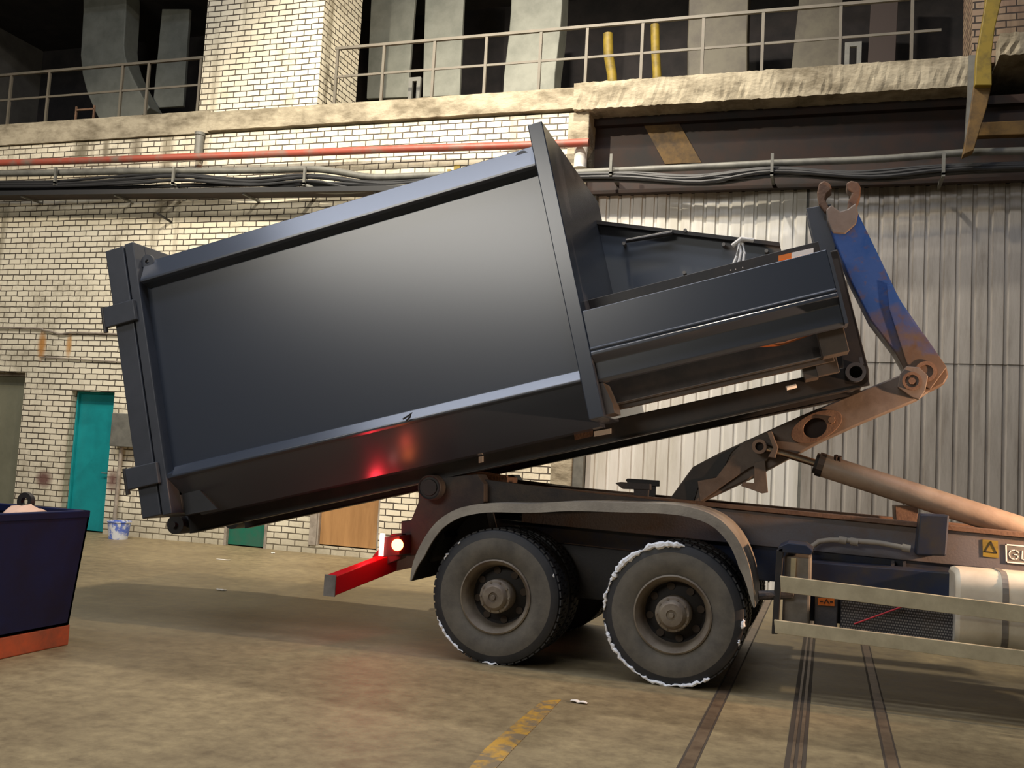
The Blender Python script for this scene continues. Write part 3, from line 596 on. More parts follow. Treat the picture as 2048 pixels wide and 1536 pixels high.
# skids
for d0 in (.70, 1.70):
    m = MB(); m.box(K, -4.2, 2.19, d0, d0+.02, -.155, .03); m.box(K, -4.2, 2.12, d0, d0+.10, .015, .03); m.box(K, -4.2, 2.12, d0-.01, d0+.10, -.16, -.145)
    if d0 > 1: m.box(K, .2, 2.1, d0, d0+.1, -.1, 0)
    m.build('skid', Mt['black'], kc, bevel=.004)
    m = MB(); m.tube([K.w(-4.31, d0-.06, -.05), K.w(-4.31, d0+.16, -.05)], .092, 28); m.tube([K.w(-4.31, d0-.10, -.05), K.w(-4.31, d0-.06, -.05)], .03, 14)
    m.build('rear_roller', Mt['black'], kc, smooth=True)
    MB().prism(K, [(-4.35,-.09),(-4.30,.06),(-3.9,.06),(-3.9,-.13)], d0+.03, d0+.07).build('roller_bracket', Mt['cont2'], kc)
for a in (-3.6,-2.9,-2.2,-1.5,-.8,-.1,.6,1.3,2.0):
    MB().box(K, a-.04, a+.04, .72, 1.78, -.09, -.02).build('cross_member', Mt['black'], kc)
# compactor side channel beams
def chan(s):
    fx = (lambda d: d) if s == 0 else (lambda d: 2.5-d)
    q = [(.18,.875),(0,.875),(0,.565),(-.012,.56),(-.012,.545),(0,.54),(-.018,.525),(-.018,.50),(.07,.45),(.07,.31),(.09,.285),(.18,.285)]
    return [(fx(d), b) for d, b in q]
for s in (0, 1):
    MB().xsec(K, chan(s), .127, 2.06).build('side_beam', Mt['cont'], kc, bevel=.007)
    fx = (lambda d: d) if s == 0 else (lambda d: 2.5-d)
    m = MB(); q = [(fx(-.005),.88),(fx(-.005),.285),(fx(.22),.285),(fx(.22),.88)]; m.xsec(K, q, 2.06, 2.085); m.build('beam_end_plate', Mt['cont2'], kc)
# compactor body between the beams
m = MB(); m.xsec(K, [(.42,.86),(.42,.10),(.62,.13),(2.08,.46),(2.08,.86)], .127, 1.9)
m.box(K, .127, 1.95, .40, .46, .070, .115); m.box(K, .127, 1.95, .36, .40, .115, .125); m.build('press_body', Mt['press'], kc, bevel=.006)
MB().prism(K, [(.127,.28),(.127,.02),(.20,.02),(.20,.10),(.16,.28)], .08, .40).build('front_gusset', Mt['press'], kc)
m = MB(); m.box(K, 1.86, 2.06, .20, .42, .10, .42); m.box(K, 1.80, 1.97, .42, .50, -.02, .22); m.box(K, 1.70, 1.81, .46, .72, -.02, .13); m.build('press_foot', Mt['press'], kc, bevel=.006)
# inner cover rail behind the near beam, then the open hopper
lip = K.on(1180,600,.45)[1]
m = MB(); m.box(K, .127, 2.05, .43, .47, .8, lip); m.build('cover_rail', Mt['black'], kc, bevel=.004)
lf = K.on(1585,490,2.1)[1]
m = MB(); m.box(K, .127, 2.05, 2.1, 2.18, .85, 1.41); m.build('cover_rail', Mt['black'], kc)
P = K.px([(1178,453),(1560,492),(1563,502),(1570,520)], 2.1)
hp = [(.127,P[0][1]),P[1],P[2],(P[2][0]+.05,1.2),(.127,1.2)]
hs = MB().prism(K, hp, 2.1, 2.13).build('hopper_side', Mt['hopper'], kc)
a0, b0 = .127, P[0][1]; a1, b1 = P[1]
MB().loop([K.w(a0,2.02,b0+.02),K.w(a1,2.02,b1+.02),K.w(a1,2.02,b1-.02),K.w(a0,2.02,b0-.02)], [K.w(a0,2.16,b0+.02),K.w(a1,2.16,b1+.02),K.w(a1,2.16,b1-.02),K.w(a0,2.16,b0-.02)]).build('hopper_edge', Mt['black'], hs)
p, q = K.on(1252,482,2.0), K.on(1345,466,2.0)
m = MB(); m.tube([K.w(p[0],2.0,p[1]), K.w(q[0],2.0,q[1])], [.02,.028], 10); m.build('gas_strut', Mt['black'], hs)
for x, y in ((1250,490),(1372,464),(1448,492),(1370,548),(1533,505)):
    a, b = K.on(x, y, 2.08); MB().tube([K.w(a,2.0,b), K.w(a,2.1,b)], .018, 8).build('bolt', Mt['alubox'], hs)
# white rope tied on the cover
R1 = [(1474,484),(1487,490),(1489,510),(1486,540)]; R2 = [(1492,480),(1478,488),(1474,515),(1462,545)]; R3 = [(1478,484),(1482,505),(1478,525),(1472,543)]
m = MB()
for q in (R1, R2, R3):
    P = [K.on(x, y, .5) for x, y in q]; m.tube([K.w(a,.5-.02*i,b) for i, (a, b) in enumerate(P)], .012, 8)
a, b = K.on(1484,484,.5); m.tube([K.w(a-.08,.5,b-.01), K.w(a,.47,b+.02), K.w(a+.09,.5,b-.01)], .02, 8)
rope = m.build('rope', Mt['white'], smooth=True); tag(rope, 'white rope knotted over the compactor hopper edge', 'rope')
# sticker strip near the front of the cover
m = MB(); P = K.px([(1557,512),(1583,506),(1583,516),(1557,521)], .40); m.prism(K, P, .39, .42); m.build('orange_label', Mt['orange'], kc)
P = K.px([(1583,506),(1627,496),(1627,506),(1583,516)], .40); MB().prism(K, P, .39, .42).build('white_label', Mt['white'], kc)
# A-frame with hook bar
for d0 in (.70, 1.70):
    m = MB(); m.prism(K, [(2.0,-.10),(2.13,-.15),(2.19,-.12),(2.21,-.03),(2.205,.99),(2.09,.99),(2.06,.25)], d0, d0+.02)
    m.box(K, 2.185, 2.205, d0, d0+.08, 0, .95)
    m.build('hook_frame_leg', Mt['black'], kc, bevel=.004)
a, b = K.on(1711,745,.66)
m = MB(); c = K.w(a,.66,b); m.ring(c-K.ey*.05, K.ey, .078, .05, 1.15, 28); m.box(K, a+.05, a+.075, .63, .66, b+.05, b+.11); m.build('pivot_tube', Mt['cont2'], kc, smooth=True)
HC = 1.16
P = K.px([(1612,416),(1662,408),(1672,505),(1632,505)], HC)
m = MB(); m.prism(K, [P[0],P[1],P[2],P[3]], HC, HC+.04); m.prism(K, [P[0],P[1],P[2],P[3]], HC+.16, HC+.20); m.build('hook_post', Mt['cont2'], kc, bevel=.006)
m = MB(); m.box(K, 2.10, 2.205, .70, 1.80, .92, 1.0); m.build('hook_frame_bar', Mt['black'], kc, bevel=.006)
P = K.px([(1668,432)], HC); MB().tube([K.w(P[0][0]-.06,HC,P[0][1]), K.w(P[0][0]-.06,HC+.2,P[0][1])], .03, 16).build('hook_bar', Mt['alubox'], kc)
# red label and white label on the skid, marker lamp, cables
P = K.px([(1148,862),(1186,852),(1186,872),(1150,880)], .69); MB().prism(K, P, .68, .70).build('rust_patch', Mt['rust'], kc)
P = K.px([(1188,863),(1222,857),(1222,867),(1188,873)], .69); MB().prism(K, P, .68, .70).build('white_label', Mt['white'], kc)
P = K.px([(958,914),(966,912),(966,924),(958,926)], .69); MB().prism(K, P, .68, .70).build('white_label', Mt['white'], kc)
P = [K.w(K.on(x,y,.3)[0], .3, K.on(x,y,.3)[1]) for x, y in ((1492,690),(1530,692),(1570,686),(1610,672),(1645,660))]
MB().tube(P, .01, 8).build('orange_cable', Mt['copper'], kc, smooth=True)
P = [K.w(K.on(x,y,.3)[0], .3, K.on(x,y,.3)[1]) for x, y in ((1500,694),(1560,690),(1600,676),(1630,664))]
MB().tube(P, .007, 8).build('orange_cable', Mt['copper'], kc, smooth=True)
a, b = K.on(1580,776,.68); MB().tube([K.w(a-.03,.62,b), K.w(a+.05,.64,b+.005)], .02, 10).build('grease_fitting', Mt['white'], kc)
for x in (1297, 1322):
    a, b = K.on(x, 733, .1); MB().prism(K, [(a-.035,b+.06),(a+.005,b+.06),(a+.02,b)], .09, .10).build('white_tab', Mt['white'], kc)
# small handle on the sill
P = [K.w(K.on(x,y,-.03)[0], -.03, K.on(x,y,-.03)[1]) for x, y in ((806,838),(816,832),(824,826),(820,834),(812,842))]
MB().tube(P, .008, 6).build('sill_hook', Mt['black'], kc)

# ------------------------------------------------------------------ the hook-lift truck
tk = thing('hook_lift_truck', (-.8, Y0+1.25, 0), 'dirty dark blue hook-lift truck with two rear axles, lifting the container', 'truck')
WX = (-2.535, -1.10); WZ = .54; R0 = .54
def wheel(cx, inner=False, far=False, snow=None):
    c = Vector((cx, Y0 if not far else Y0+2.5, WZ)); ax = Vector((0, 1 if not far else -1, 0))
    if inner: c = c+ax*.36
    tread = [(.30,.30),(.47,.305),(.525,.285),(R0,.255),(R0,.045),(.530,.020),(.505,.006),(.468,.0)]
    o = MB().lathe(c, ax, tread[::-1], 72).build('wheel', Mt['rubber'], tk, smooth=True)
    w_ = MB().lathe(c, ax, [(.470,.0),(.43,-.006),(.38,-.004),(.34,.004),(.315,.012),(.298,.02)], 72).build('tyre_sidewall', Mt['side'], o, smooth=True)
    # tread lugs
    m = MB(); u = Vector((1,0,0)); z = Vector((0,0,1))
    for k_ in range(54):
        t = 2*math.pi*k_/54; e1 = u*math.cos(t)+z*math.sin(t); e2 = -u*math.sin(t)+z*math.cos(t)
        for h0, h1, sh in ((.035,.10,0),(.115,.185,.5),(.20,.265,0)):
            tt = sh*math.pi/54*2
            f1 = u*math.cos(t+tt)+z*math.sin(t+tt); f2 = -u*math.sin(t+tt)+z*math.cos(t+tt)
            b_ = c+f1*(R0-.004); wd = .024
            m.hexa([b_-f2*wd+ax*h0, b_+f2*wd+ax*h0, b_+f2*wd+ax*h1, b_-f2*wd+ax*h1, b_+f1*.012-f2*wd+ax*h0, b_+f1*.012+f2*wd+ax*h0, b_+f1*.012+f2*wd+ax*h1, b_+f1*.012-f2*wd+ax*h1])
    m.build('tread', Mt['rubber'], o)
    m = MB().lathe(c, ax, [(.298,.022),(.300,.006),(.288,.0),(.280,.012),(.268,.03),(.255,.05),(.245,.11),(.235,.16)], 64).build('rim', Mt['rim'], o, smooth=True)
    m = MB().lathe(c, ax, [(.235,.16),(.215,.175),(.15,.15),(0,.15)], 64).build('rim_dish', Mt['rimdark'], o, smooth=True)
    for k_ in range(8):
        t = 2*math.pi*k_/8+.2; p_ = c+u*math.cos(t)*.20+z*math.sin(t)*.20+ax*.160
        if not far and not inner: MB().tube([p_, p_-ax*.006], .03, 14).build('vent_hole', Mt['seam'], o)
    m = MB().lathe(c, ax, [(.135,.15),(.135,.02),(.128,.008),(.110,.004),(.105,-.012),(.085,-.035),(.04,-.04),(.038,-.03),(.02,-.03),(.018,-.046),(0,-.046)], 48)
    for k_ in range(10):
        t = 2*math.pi*k_/10; p_ = c+u*math.cos(t)*.12+z*math.sin(t)*.12+ax*.012
        m.tube([p_, p_-ax*.016], .0095, 8)
    m.build('hub_cap', Mt['rim'], o, smooth=True)
    if snow:
        for a0_, a1_, wd in snow:
            m = MB(); n = max(6, int((a1_-a0_)/2.2)); P = []; R_ = []
            for i in range(n+1):
                t = math.radians(a0_+(a1_-a0_)*i/n); e = min(1, 4*min(i, n-i)/n+.25)
                rr = .532+random.uniform(-.008, .006); P.append(c+(u*math.cos(t)+z*math.sin(t))*rr+ax*(.006+random.uniform(-.006,.008))); R_.append(wd*e*random.uniform(.6,1.25))
            m.tube(P, R_, 7).build('snow_crust', Mt['snow'], o, smooth=True)
    return o
wheel(WX[0], snow=[(203,242,.010),(262,276,.009),(143,150,.008),(128,131,.006),(22,25,.006)])
wheel(WX[1], snow=[(82,118,.026),(118,160,.024),(160,182,.012),(192,245,.014),(245,272,.013),(272,298,.014),(298,304,.018),(-6,2,.014),(-20,-15,.009)])
for cx in WX:
    wheel(cx, inner=True); wheel(cx, far=True); wheel(cx, inner=True, far=True)
    MB().tube([T.w(cx,.2,WZ), T.w(cx,2.3,WZ)], .10, 16).build('axle', Mt['chass'], tk, smooth=True)
    m = MB(); m.lathe(T.w(cx,1.25,WZ)-Vector((0,.22,0)), (0,1,0), [(0,0),(.14,.02),(.21,.1),(.21,.34),(.14,.42),(0,.44)], 24); m.build('differential', Mt['chass'], tk, smooth=True)
# fender over both wheels
def fend(far=False):
    path = [(820,1162),(826,1125),(845,1082),(872,1045),(905,1022),(940,1011),(985,1006),(1060,1007),(1140,1003),(1230,1005),(1330,1008),(1390,1017),(1435,1036),(1468,1068),(1490,1108),(1503,1155),(1510,1215)]
    P = T.px(path, -.03); 
    Q = []
    for i in range(len(P)-1):
        p0 = P[max(i-1,0)]; p1 = P[i]; p2 = P[i+1]; p3 = P[min(i+2,len(P)-1)]
        for k_ in range(4):
            t = k_/4; Q.append(tuple(.5*((2*p1[j])+(-p0[j]+p2[j])*t+(2*p0[j]-5*p1[j]+4*p2[j]-p3[j])*t*t+(-p0[j]+3*p1[j]-3*p2[j]+p3[j])*t**3) for j in (0,1)))
    Q.append(P[-1]); P = Q; n = len(P)
    lw = []
    for i, (a, b) in enumerate(P):
        t = Vector((P[min(i+1,n-1)][0]-P[max(i-1,0)][0], P[min(i+1,n-1)][1]-P[max(i-1,0)][1])).normalized(); nn = Vector((t.y, -t.x))
        k_ = min(1, min(i, n-1-i)/7+.15); lw.append((a+nn.x*.075*k_, b+nn.y*.075*k_, a+nn.x*.012, b+nn.y*.012))
    D = (lambda d: d) if not far else (lambda d: 2.5-d)
    def seg(sel, name, mt):
        m = MB(); vs = []
        for i in range(n): vs += sel(i)
        k_ = len(sel(0)); fs = [(i*k_+q, i*k_+(q+1) % k_, (i+1)*k_+(q+1) % k_, (i+1)*k_+q) for i in range(n-1) for q in range(k_)]+[tuple(range(k_)), tuple(range((n-1)*k_, n*k_))]
        return m.add(vs, fs)
    o = seg(lambda i: [T.w(P[i][0],D(-.03),P[i][1]), T.w(P[i][0],D(.64),P[i][1]), T.w(lw[i][2],D(.64),lw[i][3]), T.w(lw[i][2],D(-.01),lw[i][3]), T.w(lw[i][0],D(-.012),lw[i][1]), T.w(lw[i][0],D(-.035),lw[i][1])], 'fender', 'fender').build('fender', Mt['fender'], tk, smooth=True)
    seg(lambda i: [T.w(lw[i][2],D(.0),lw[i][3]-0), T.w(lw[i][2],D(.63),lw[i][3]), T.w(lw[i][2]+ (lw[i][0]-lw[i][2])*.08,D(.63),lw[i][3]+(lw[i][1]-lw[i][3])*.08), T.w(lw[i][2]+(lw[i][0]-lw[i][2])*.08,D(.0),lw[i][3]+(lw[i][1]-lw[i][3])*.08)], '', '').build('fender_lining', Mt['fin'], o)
fend(); fend(True)
# mud flap triangle behind the rear wheel
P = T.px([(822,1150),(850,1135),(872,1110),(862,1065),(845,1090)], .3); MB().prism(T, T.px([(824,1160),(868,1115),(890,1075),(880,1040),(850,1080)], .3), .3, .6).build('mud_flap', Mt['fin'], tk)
# chassis rails, cross members, subframe
def rot_rail(m, a0, z0t, z0b, a1, z1t, z1b, d0, d1): m.prism(T, [(a0,z0b),(a1,z1b),(a1,z1t),(a0,z0t)], d0, d1)
for d0, d1 in ((.85,.93), (1.57,1.65)):
    m = MB(); rot_rail(m, -3.3, 1.12, .82, 3.6, .98, .70, d0, d1); m.build('chassis_rail', Mt['blue'], tk, bevel=.005)
    m = MB(); rot_rail(m, -2.6, 1.405, 1.10, 3.6, 1.20, .96, d0-.02, d1+.02); m.build('subframe_beam', Mt['sub'], tk, bevel=.006)
    m = MB(); rot_rail(m, -2.6, 1.435, 1.405, 3.6, 1.245, 1.20, d0-.05, d1+.04); m.build('rub_rail', Mt['rust'], tk, bevel=.004)
for a in (-3.1,-2.3,-1.5,-.7,.1,.9,1.7,2.5,3.3): 
    z = 1.0-.022*(a+1); MB().box(T, a-.05, a+.05, .93, 1.57, z-.12, z+.08).build('cross_member', Mt['chass'], tk)
# suspension box between wheels and rails
for d0 in (.70, 1.64):
    MB().prism(T, [(-2.2,.95),(-1.45,.93),(-1.62,.50),(-2.05,.50)], d0, d0+.16).build('suspension_bracket', Mt['chass'], tk, bevel=.01)
    MB().prism(T, [(-2.6,.66),(-1.05,.64),(-1.3,.80),(-1.8,.86),(-2.3,.80)], d0+.03, d0+.13).build('leaf_spring', Mt['chass'], tk)
# rear tipping block with stepped back and roller
P = T.px([(838,960),(955,948),(968,968),(968,1005),(990,1110),(880,1110),(800,1112),(778,1095),(802,1070),(802,1042),(822,1040),(836,1005)], .62)
MB().prism(T, P, .62, .84).build('rear_block', Mt['chass'], tk, bevel=.008)
MB().prism(T, P, 1.66, 1.88).build('rear_block', Mt['chass'], tk, bevel=.008)
a, b = T.on(858,975,.5); 
for d0 in (.50, 1.80):
    m = MB(); m.lathe(T.w(a,d0,b), (0,1,0), [(0,0),(.07,0),(.075,.012),(.092,.012),(.105,0),(.112,.008),(.112,.20),(0,.20)], 36); m.build('tipping_roller', Mt['chass'], tk, smooth=True)
MB().tube([T.w(a,.7,b), T.w(a,1.8,b)], .04, 12).build('roller_shaft', Mt['chass'], tk)
# inner tilt frame sloping forward from the rear block
for d0 in (.72, 1.70):
    P = T.px([(960,958),(1170,985),(1350,1004),(1350,1020),(1170,1018),(965,1010)], .72); MB().prism(T, P, d0, d0+.08).build('tilt_frame_beam', Mt['rust' if d0 > 1 else 'chass'], tk, bevel=.006)
P = T.px([(915,952),(955,944),(985,950),(1015,955),(1015,966),(985,964),(940,960)], .95); MB().prism(T, P, .95, 1.25).build('rusty_slide_plate', Mt['rust'], tk, bevel=.004)
a, b = T.on(968,952,1.0); a2, b2 = T.on(1014,958,1.0); MB().tube([T.w(a,1.0,b), T.w(a2,1.0,b2)], .035, 14).build('rusty_pin', Mt['rust'], tk, smooth=True)
# two T-shaped locks
for (dx, d0) in ((0,.86), (14,1.3)):
    P = T.px([(1230+dx*1.5,966-dx*.4),(1240+dx,964-dx*.5),(1300+dx*1.2,968-dx*.5),(1300+dx*1.2,980-dx*.5),(1245+dx,978-dx*.5)], d0); MB().prism(T, P, d0, d0+.08).build('container_lock', Mt['chass'], tk, bevel=.005)
    o = [x for x in tk.children if x.name.startswith('container_lock')][-1]
    P = T.px([(1267+dx,976-dx*.4),(1296+dx,978-dx*.4),(1294+dx,1006),(1268+dx,1006)], d0); MB().prism(T, P, d0+.01, d0+.07).build('lock_stem', Mt['chass'], o)
# lifting boom, jib and hook
D0, D1 = 1.10, 1.40
P = T.px([(1333,1006),(1385,934),(1440,905),(1600,832),(1720,782),(1805,748),(1850,745),(1866,778),(1838,798),(1730,843),(1640,884),(1500,958),(1400,1005),(1390,1030),(1340,1030)], D0)
boom = MB().prism(T, P, D0, D1).build('lift_boom', Mt['boom'], tk, bevel=.012)
P = T.px([(1336,1004),(1388,934),(1478,890),(1462,905),(1440,950),(1398,968),(1385,1008)], D0-.02); MB().prism(T, P, D0-.012, D0).build('black_cover_plate', Mt['black'], boom)
P = T.px([(1395,962),(1432,955),(1462,915),(1492,882),(1540,878),(1555,895),(1530,925),(1500,935),(1470,955),(1400,1004)], D0-.03); MB().prism(T, P, D0-.035, D0-.012).build('boom_side_plate', Mt['boom'], boom, bevel=.004)
# slotted eye plate
def px_ellipse(cx, cy, rx, ry, ang, n=28):
    return [(cx+rx*math.cos(2*math.pi*k_/n)*math.cos(ang)-ry*math.sin(2*math.pi*k_/n)*math.sin(ang), cy+rx*math.cos(2*math.pi*k_/n)*math.sin(ang)+ry*math.sin(2*math.pi*k_/n)*math.cos(ang)) for k_ in range(28)]
O_ = T.px([(x+(0 if math.cos(0) else 0), y) for x, y in px_ellipse(1633, 853, 55, 27, -.42)], D0-.06)
I_ = T.px(px_ellipse(1630, 856, 24, 19, -.42), D0-.06)
MB().holed(T, O_, I_, D0-.08, D0).build('slotted_eye_plate', Mt['rust'], boom, bevel=.004)
MB().prism(T, T.px(px_ellipse(1630, 856, 25, 20, -.42), D0-.004), D0-.006, D0+.001).build('eye_recess', Mt['drust'], boom)
a, b = T.on(1663,840,D0-.1); MB().lathe(T.w(a,D0-.11,b), (0,1,0), [(0,0),(.028,0),(.032,.02),(.032,.1)], 8).build('eye_bolt', Mt['rust'], boom)
# cylinder pivot
a, b = T.on(1519,893,D0-.15); m = MB(); m.ring(T.w(a,D0-.17,b), (0,1,0), .062, .036, .16, 28); m.build('pivot_ring', Mt['boom'], boom, smooth=True)
MB().tube([T.w(a,D0-.13,b), T.w(a,D0,b)], .04, 16).build('pivot_bore', Mt['drust'], boom)
P = T.px([(1508,925),(1530,920),(1536,985),(1524,987),(1500,978),(1482,972),(1486,964),(1508,966)], D0-.05); MB().prism(T, P, D0-.06, D0-.03).build('latch_hook', Mt['boom'], boom, bevel=.004)
# hydraulic cylinder
DC = D0-.08
def pt(x, y, d): a_, b_ = T.on(x, y, d); return T.w(a_, d, b_)
p0, p1, p2, p3 = pt(1522,893,DC), pt(1640,929,DC), pt(2048,1056,DC), pt(2300,1140,DC)
ax = (p3-p1).normalized()
cy = MB().tube([p1, p1+ax*.02, p3], [.085,.098,.098], 28).build('cylinder_barrel', Mt['barrel'], tk, smooth=True)
m = MB(); m.tube([p1-ax*.045, p1-ax*.002], .088, 12); m.tube([p1-ax*.02, p1+ax*.03], .104, 14); m.build('cylinder_gland', Mt['black'], cy)
MB().tube([p0, p1], .032, 18).build('piston_rod', Mt['chrome'], cy, smooth=True)
m = MB(); q_ = pt(1672,921,DC-.05); m.tube([q_, q_+Vector((0,-.03,.04))], .018, 8); m.tube([q_+Vector((.03,0,-.01)), q_+Vector((.03,-.03,.035))], .014, 8); m.build('port_fitting', Mt['drust'], cy)
m = MB(); P = T.px([(1534,864),(1543,862),(1556,896),(1550,916),(1536,914),(1546,896)], DC-.08); m.prism(T, P, DC-.10, DC+.06); m.build('rod_eye', Mt['boom'], cy, bevel=.004)
# jib
P = T.px([(1655,440),(1712,418),(1752,500),(1800,600),(1850,672),(1893,735),(1897,752),(1888,768),(1860,782),(1825,790),(1812,760),(1806,735),(1790,705),(1740,640),(1700,560),(1672,490)], D0)
jib = MB().prism(T, P, D0-.01, D1+.01).build('jib', Mt['arm'], tk, bevel=.012)
P = T.px([(1773,570),(1783,572),(1830,650),(1850,672),(1893,735),(1860,780),(1824,755),(1810,720),(1778,620)], D0-.01); MB().prism(T, P, D0-.035, D0-.01).build('jib_side_plate', Mt['arm'], jib, bevel=.006)
P = T.px([(1795,775),(1800,748),(1812,733),(1838,735),(1856,752),(1850,782),(1838,800),(1822,794)], D0-.05); MB().prism(T, P, D0-.075, D0-.012).build('joint_plate', Mt['boom'], jib, bevel=.006)
a, b = T.on(1824,762,D0-.09); m = MB(); m.ring(T.w(a,D0-.095,b), (0,1,0), .075, .052, .03, 28); m.tube([T.w(a,D0-.10,b), T.w(a,D0-.07,b)], .03, 6); m.build('joint_pin', Mt['rust'], jib, smooth=True)
a, b = T.on(1852,743,D0-.04); m = MB(); m.ring(T.w(a,D0-.05,b), (0,1,0), .085, .055, .03, 28); m.build('joint_ring', Mt['rust'], jib, smooth=True)
P = T.px([(1790,688),(1804,682),(1808,700),(1800,712),(1790,704)], D0); MB().prism(T, P, D0+.02, D0+.1).build('stop_block', Mt['black'], jib)
# hook head with two claws and the saddle between them
P = T.px([(1655,445),(1652,422),(1662,412),(1680,425),(1696,420),(1712,408),(1716,430),(1712,450),(1690,470),(1665,468)], D0+.02); hk = MB().prism(T, P, D0-.02, D1+.02).build('hook_head', Mt['boom'], jib if False else tk, bevel=.01)
P = T.px([(1694,425),(1696,402),(1704,385),(1694,378),(1692,366),(1702,360),(1716,363),(1722,374),(1721,390),(1714,408),(1710,430)], D0+.05); MB().prism(T, P, D0+.06, D1-.06).build('hook_claw', Mt['rust'], hk, bevel=.012)
P = T.px([(1650,424),(1638,408),(1634,385),(1638,366),(1648,360),(1660,366),(1664,378),(1654,386),(1650,398),(1660,418)], D0+.05); MB().prism(T, P, D0+.06, D1-.06).build('hook_claw', Mt['rust'], hk, bevel=.012)
# dark blue bracket, yellow tray, hose, number plates on the subframe
m = MB(); P = T.px([(1840,1028),(1898,1030),(1892,1112),(1832,1110)], .62); m.prism(T, P, .60, .83); m.build('blue_bracket', Mt['blue'], tk, bevel=.012)
P = T.px([(1790,1012),(1836,1012),(1836,1046),(1792,1042)], 1.0); MB().prism(T, P, 1.0, 1.4).build('orange_tray', Mt['rust'], tk, bevel=.006)
m = MB(); HP = [pt(x, y, .75) for x, y in ((1622,1105),(1625,1092),(1638,1083),(1660,1080),(1700,1081),(1760,1086),(1820,1098))]; m.tube(HP, .022, 10)
for x, y in ((1685,1080),(1708,1083),(1812,1096)): q_ = pt(x, y, .75); m.tube([q_-Vector((.03,0,-.002)), q_+Vector((.03,0,-.006))], .032, 10)
m.build('hydraulic_hose', Mt['hose'], tk, smooth=True)
P = T.px([(1965,1079),(1996,1082),(1997,1116),(1966,1113)], .82); wp = MB().prism(T, P, .822, .83).build('warning_plate', Mt['yellow'], tk)
def outline(pts, wd, d, name, mt, parent):
    m = MB(); P = T.px(pts, d)
    for i in range(len(P)-1):
        (a0_, b0_), (a1_, b1_) = P[i], P[i+1]; t = Vector((a1_-a0_, b1_-b0_)).normalized()*wd/2; n_ = Vector((-t.y, t.x))
        m.prism(T, [(a0_-t.x+n_.x,b0_-t.y+n_.y),(a1_+t.x+n_.x,b1_+t.y+n_.y),(a1_+t.x-n_.x,b1_+t.y-n_.y),(a0_-t.x-n_.x,b0_-t.y-n_.y)], d-.002, d+.002)
    return m.build(name, Mt[mt], parent)
outline([(1982,1084),(1970,1103),(1993,1106),(1982,1084)], .007, .82, 'warning_triangle', 'black', wp)
P = T.px([(2012,1089),(2110,1098),(2110,1133),(2013,1124)], .82); npl = MB().prism(T, P, .822, .83).build('name_plate', Mt['alubox'], tk)
outline([(2012,1089),(2110,1098),(2110,1133),(2013,1124),(2012,1089)], .010, .82, 'plate_border', 'white', npl)
outline([(2037,1105),(2031,1100),(2022,1101),(2018,1108),(2021,1116),(2030,1119),(2036,1116),(2036,1110),(2029,1109)], .007, .819, 'plate_letter', 'white', npl)
outline([(2045,1102),(2044,1119),(2055,1121),(2060,1117),(2061,1104)], .007, .819, 'plate_letter', 'white', npl)
# side guard
m = MB(); P = T.px([(1560,1152),(2048,1212),(2048,1232),(1560,1181)], 0)
(a0,z0),(a1,z1),(_,z2),(_,z3) = P; ex = lambda A, B: B+(B-A)*(3.2-a1)/(a1-a0)
for nm, q in (('u',[(1560,1152),(2048,1212),(2048,1246),(1562,1184)]), ('l',[(1548,1240),(2048,1302),(2048,1333),(1550,1266)])):
    (a0,z0),(a1,z1),(a2,z2),(a3,z3) = T.px(q, 0); zt_ = z1+(z1-z0)*(3.0-a1)/(a1-a0); zb_ = z2+(z2-z3)*(3.0-a2)/(a2-a3)
    m = MB(); m.prism(T, [(a0,z0),(3.0,zt_),(3.0,zb_),(a3,z3)], 0, .012); m.prism(T, [(a0,z0),(3.0,zt_),(3.0,zt_-.012),(a0,z0-.012)], .012, .04); m.prism(T, [(a3,z3),(3.0,zb_),(3.0,zb_+.012),(a3,z3+.012)], .012, .04)
    m.build('side_guard_rail', Mt['alu'], tk, bevel=.003)
P = T.px([(1553,1100),(1567,1094),(1566,1120),(1556,1268),(1543,1268)], .06); MB().prism(T, P, .05, .12).build('guard_post', Mt['black'], tk, bevel=.006)
P = T.px([(1556,1094),(1575,1086),(1612,1090),(1626,1102),(1622,1110),(1556,1104)], .05); MB().prism(T, P, .05, .5).build('guard_arm', Mt['blue'], tk, bevel=.006)
m = MB(); x0, x1 = T.on(1566,1180,.14)[0], T.on(1621,1180,.14)[0]; m.box(T, x0, x1, .14, .55, T.on(1590,1268,.14)[1], T.on(1590,1112,.14)[1]); bx = m.build('battery_box', Mt['alubox'], tk, bevel=.02)
m = MB(); x0, x1 = T.on(1580,1180,.13)[0], T.on(1590,1180,.13)[0]; m.box(T, x0, x1, .125, .14, T.on(1590,1165,.14)[1], T.on(1590,1116,.14)[1]); m.build('box_latch', Mt['alu'], bx)
P = T.px([(1636,1196),(1669,1197),(1669,1212),(1636,1210)], .24); o = MB().prism(T, P, .235, .24).build('orange_sticker', Mt['orange'], tk)
outline([(1648,1207),(1653,1199),(1658,1207)], .006, .233, 'sticker_mark', 'black', o); outline([(1641,1203),(1645,1203)], .008, .233, 'sticker_mark', 'black', o); outline([(1661,1204),(1665,1204)], .008, .233, 'sticker_mark', 'black', o)
P = T.px([(1630,1190),(1676,1196),(1674,1262),(1628,1256)], .25); MB().prism(T, P, .24, .6).build('filter_housing', Mt['chass'], tk, bevel=.01)
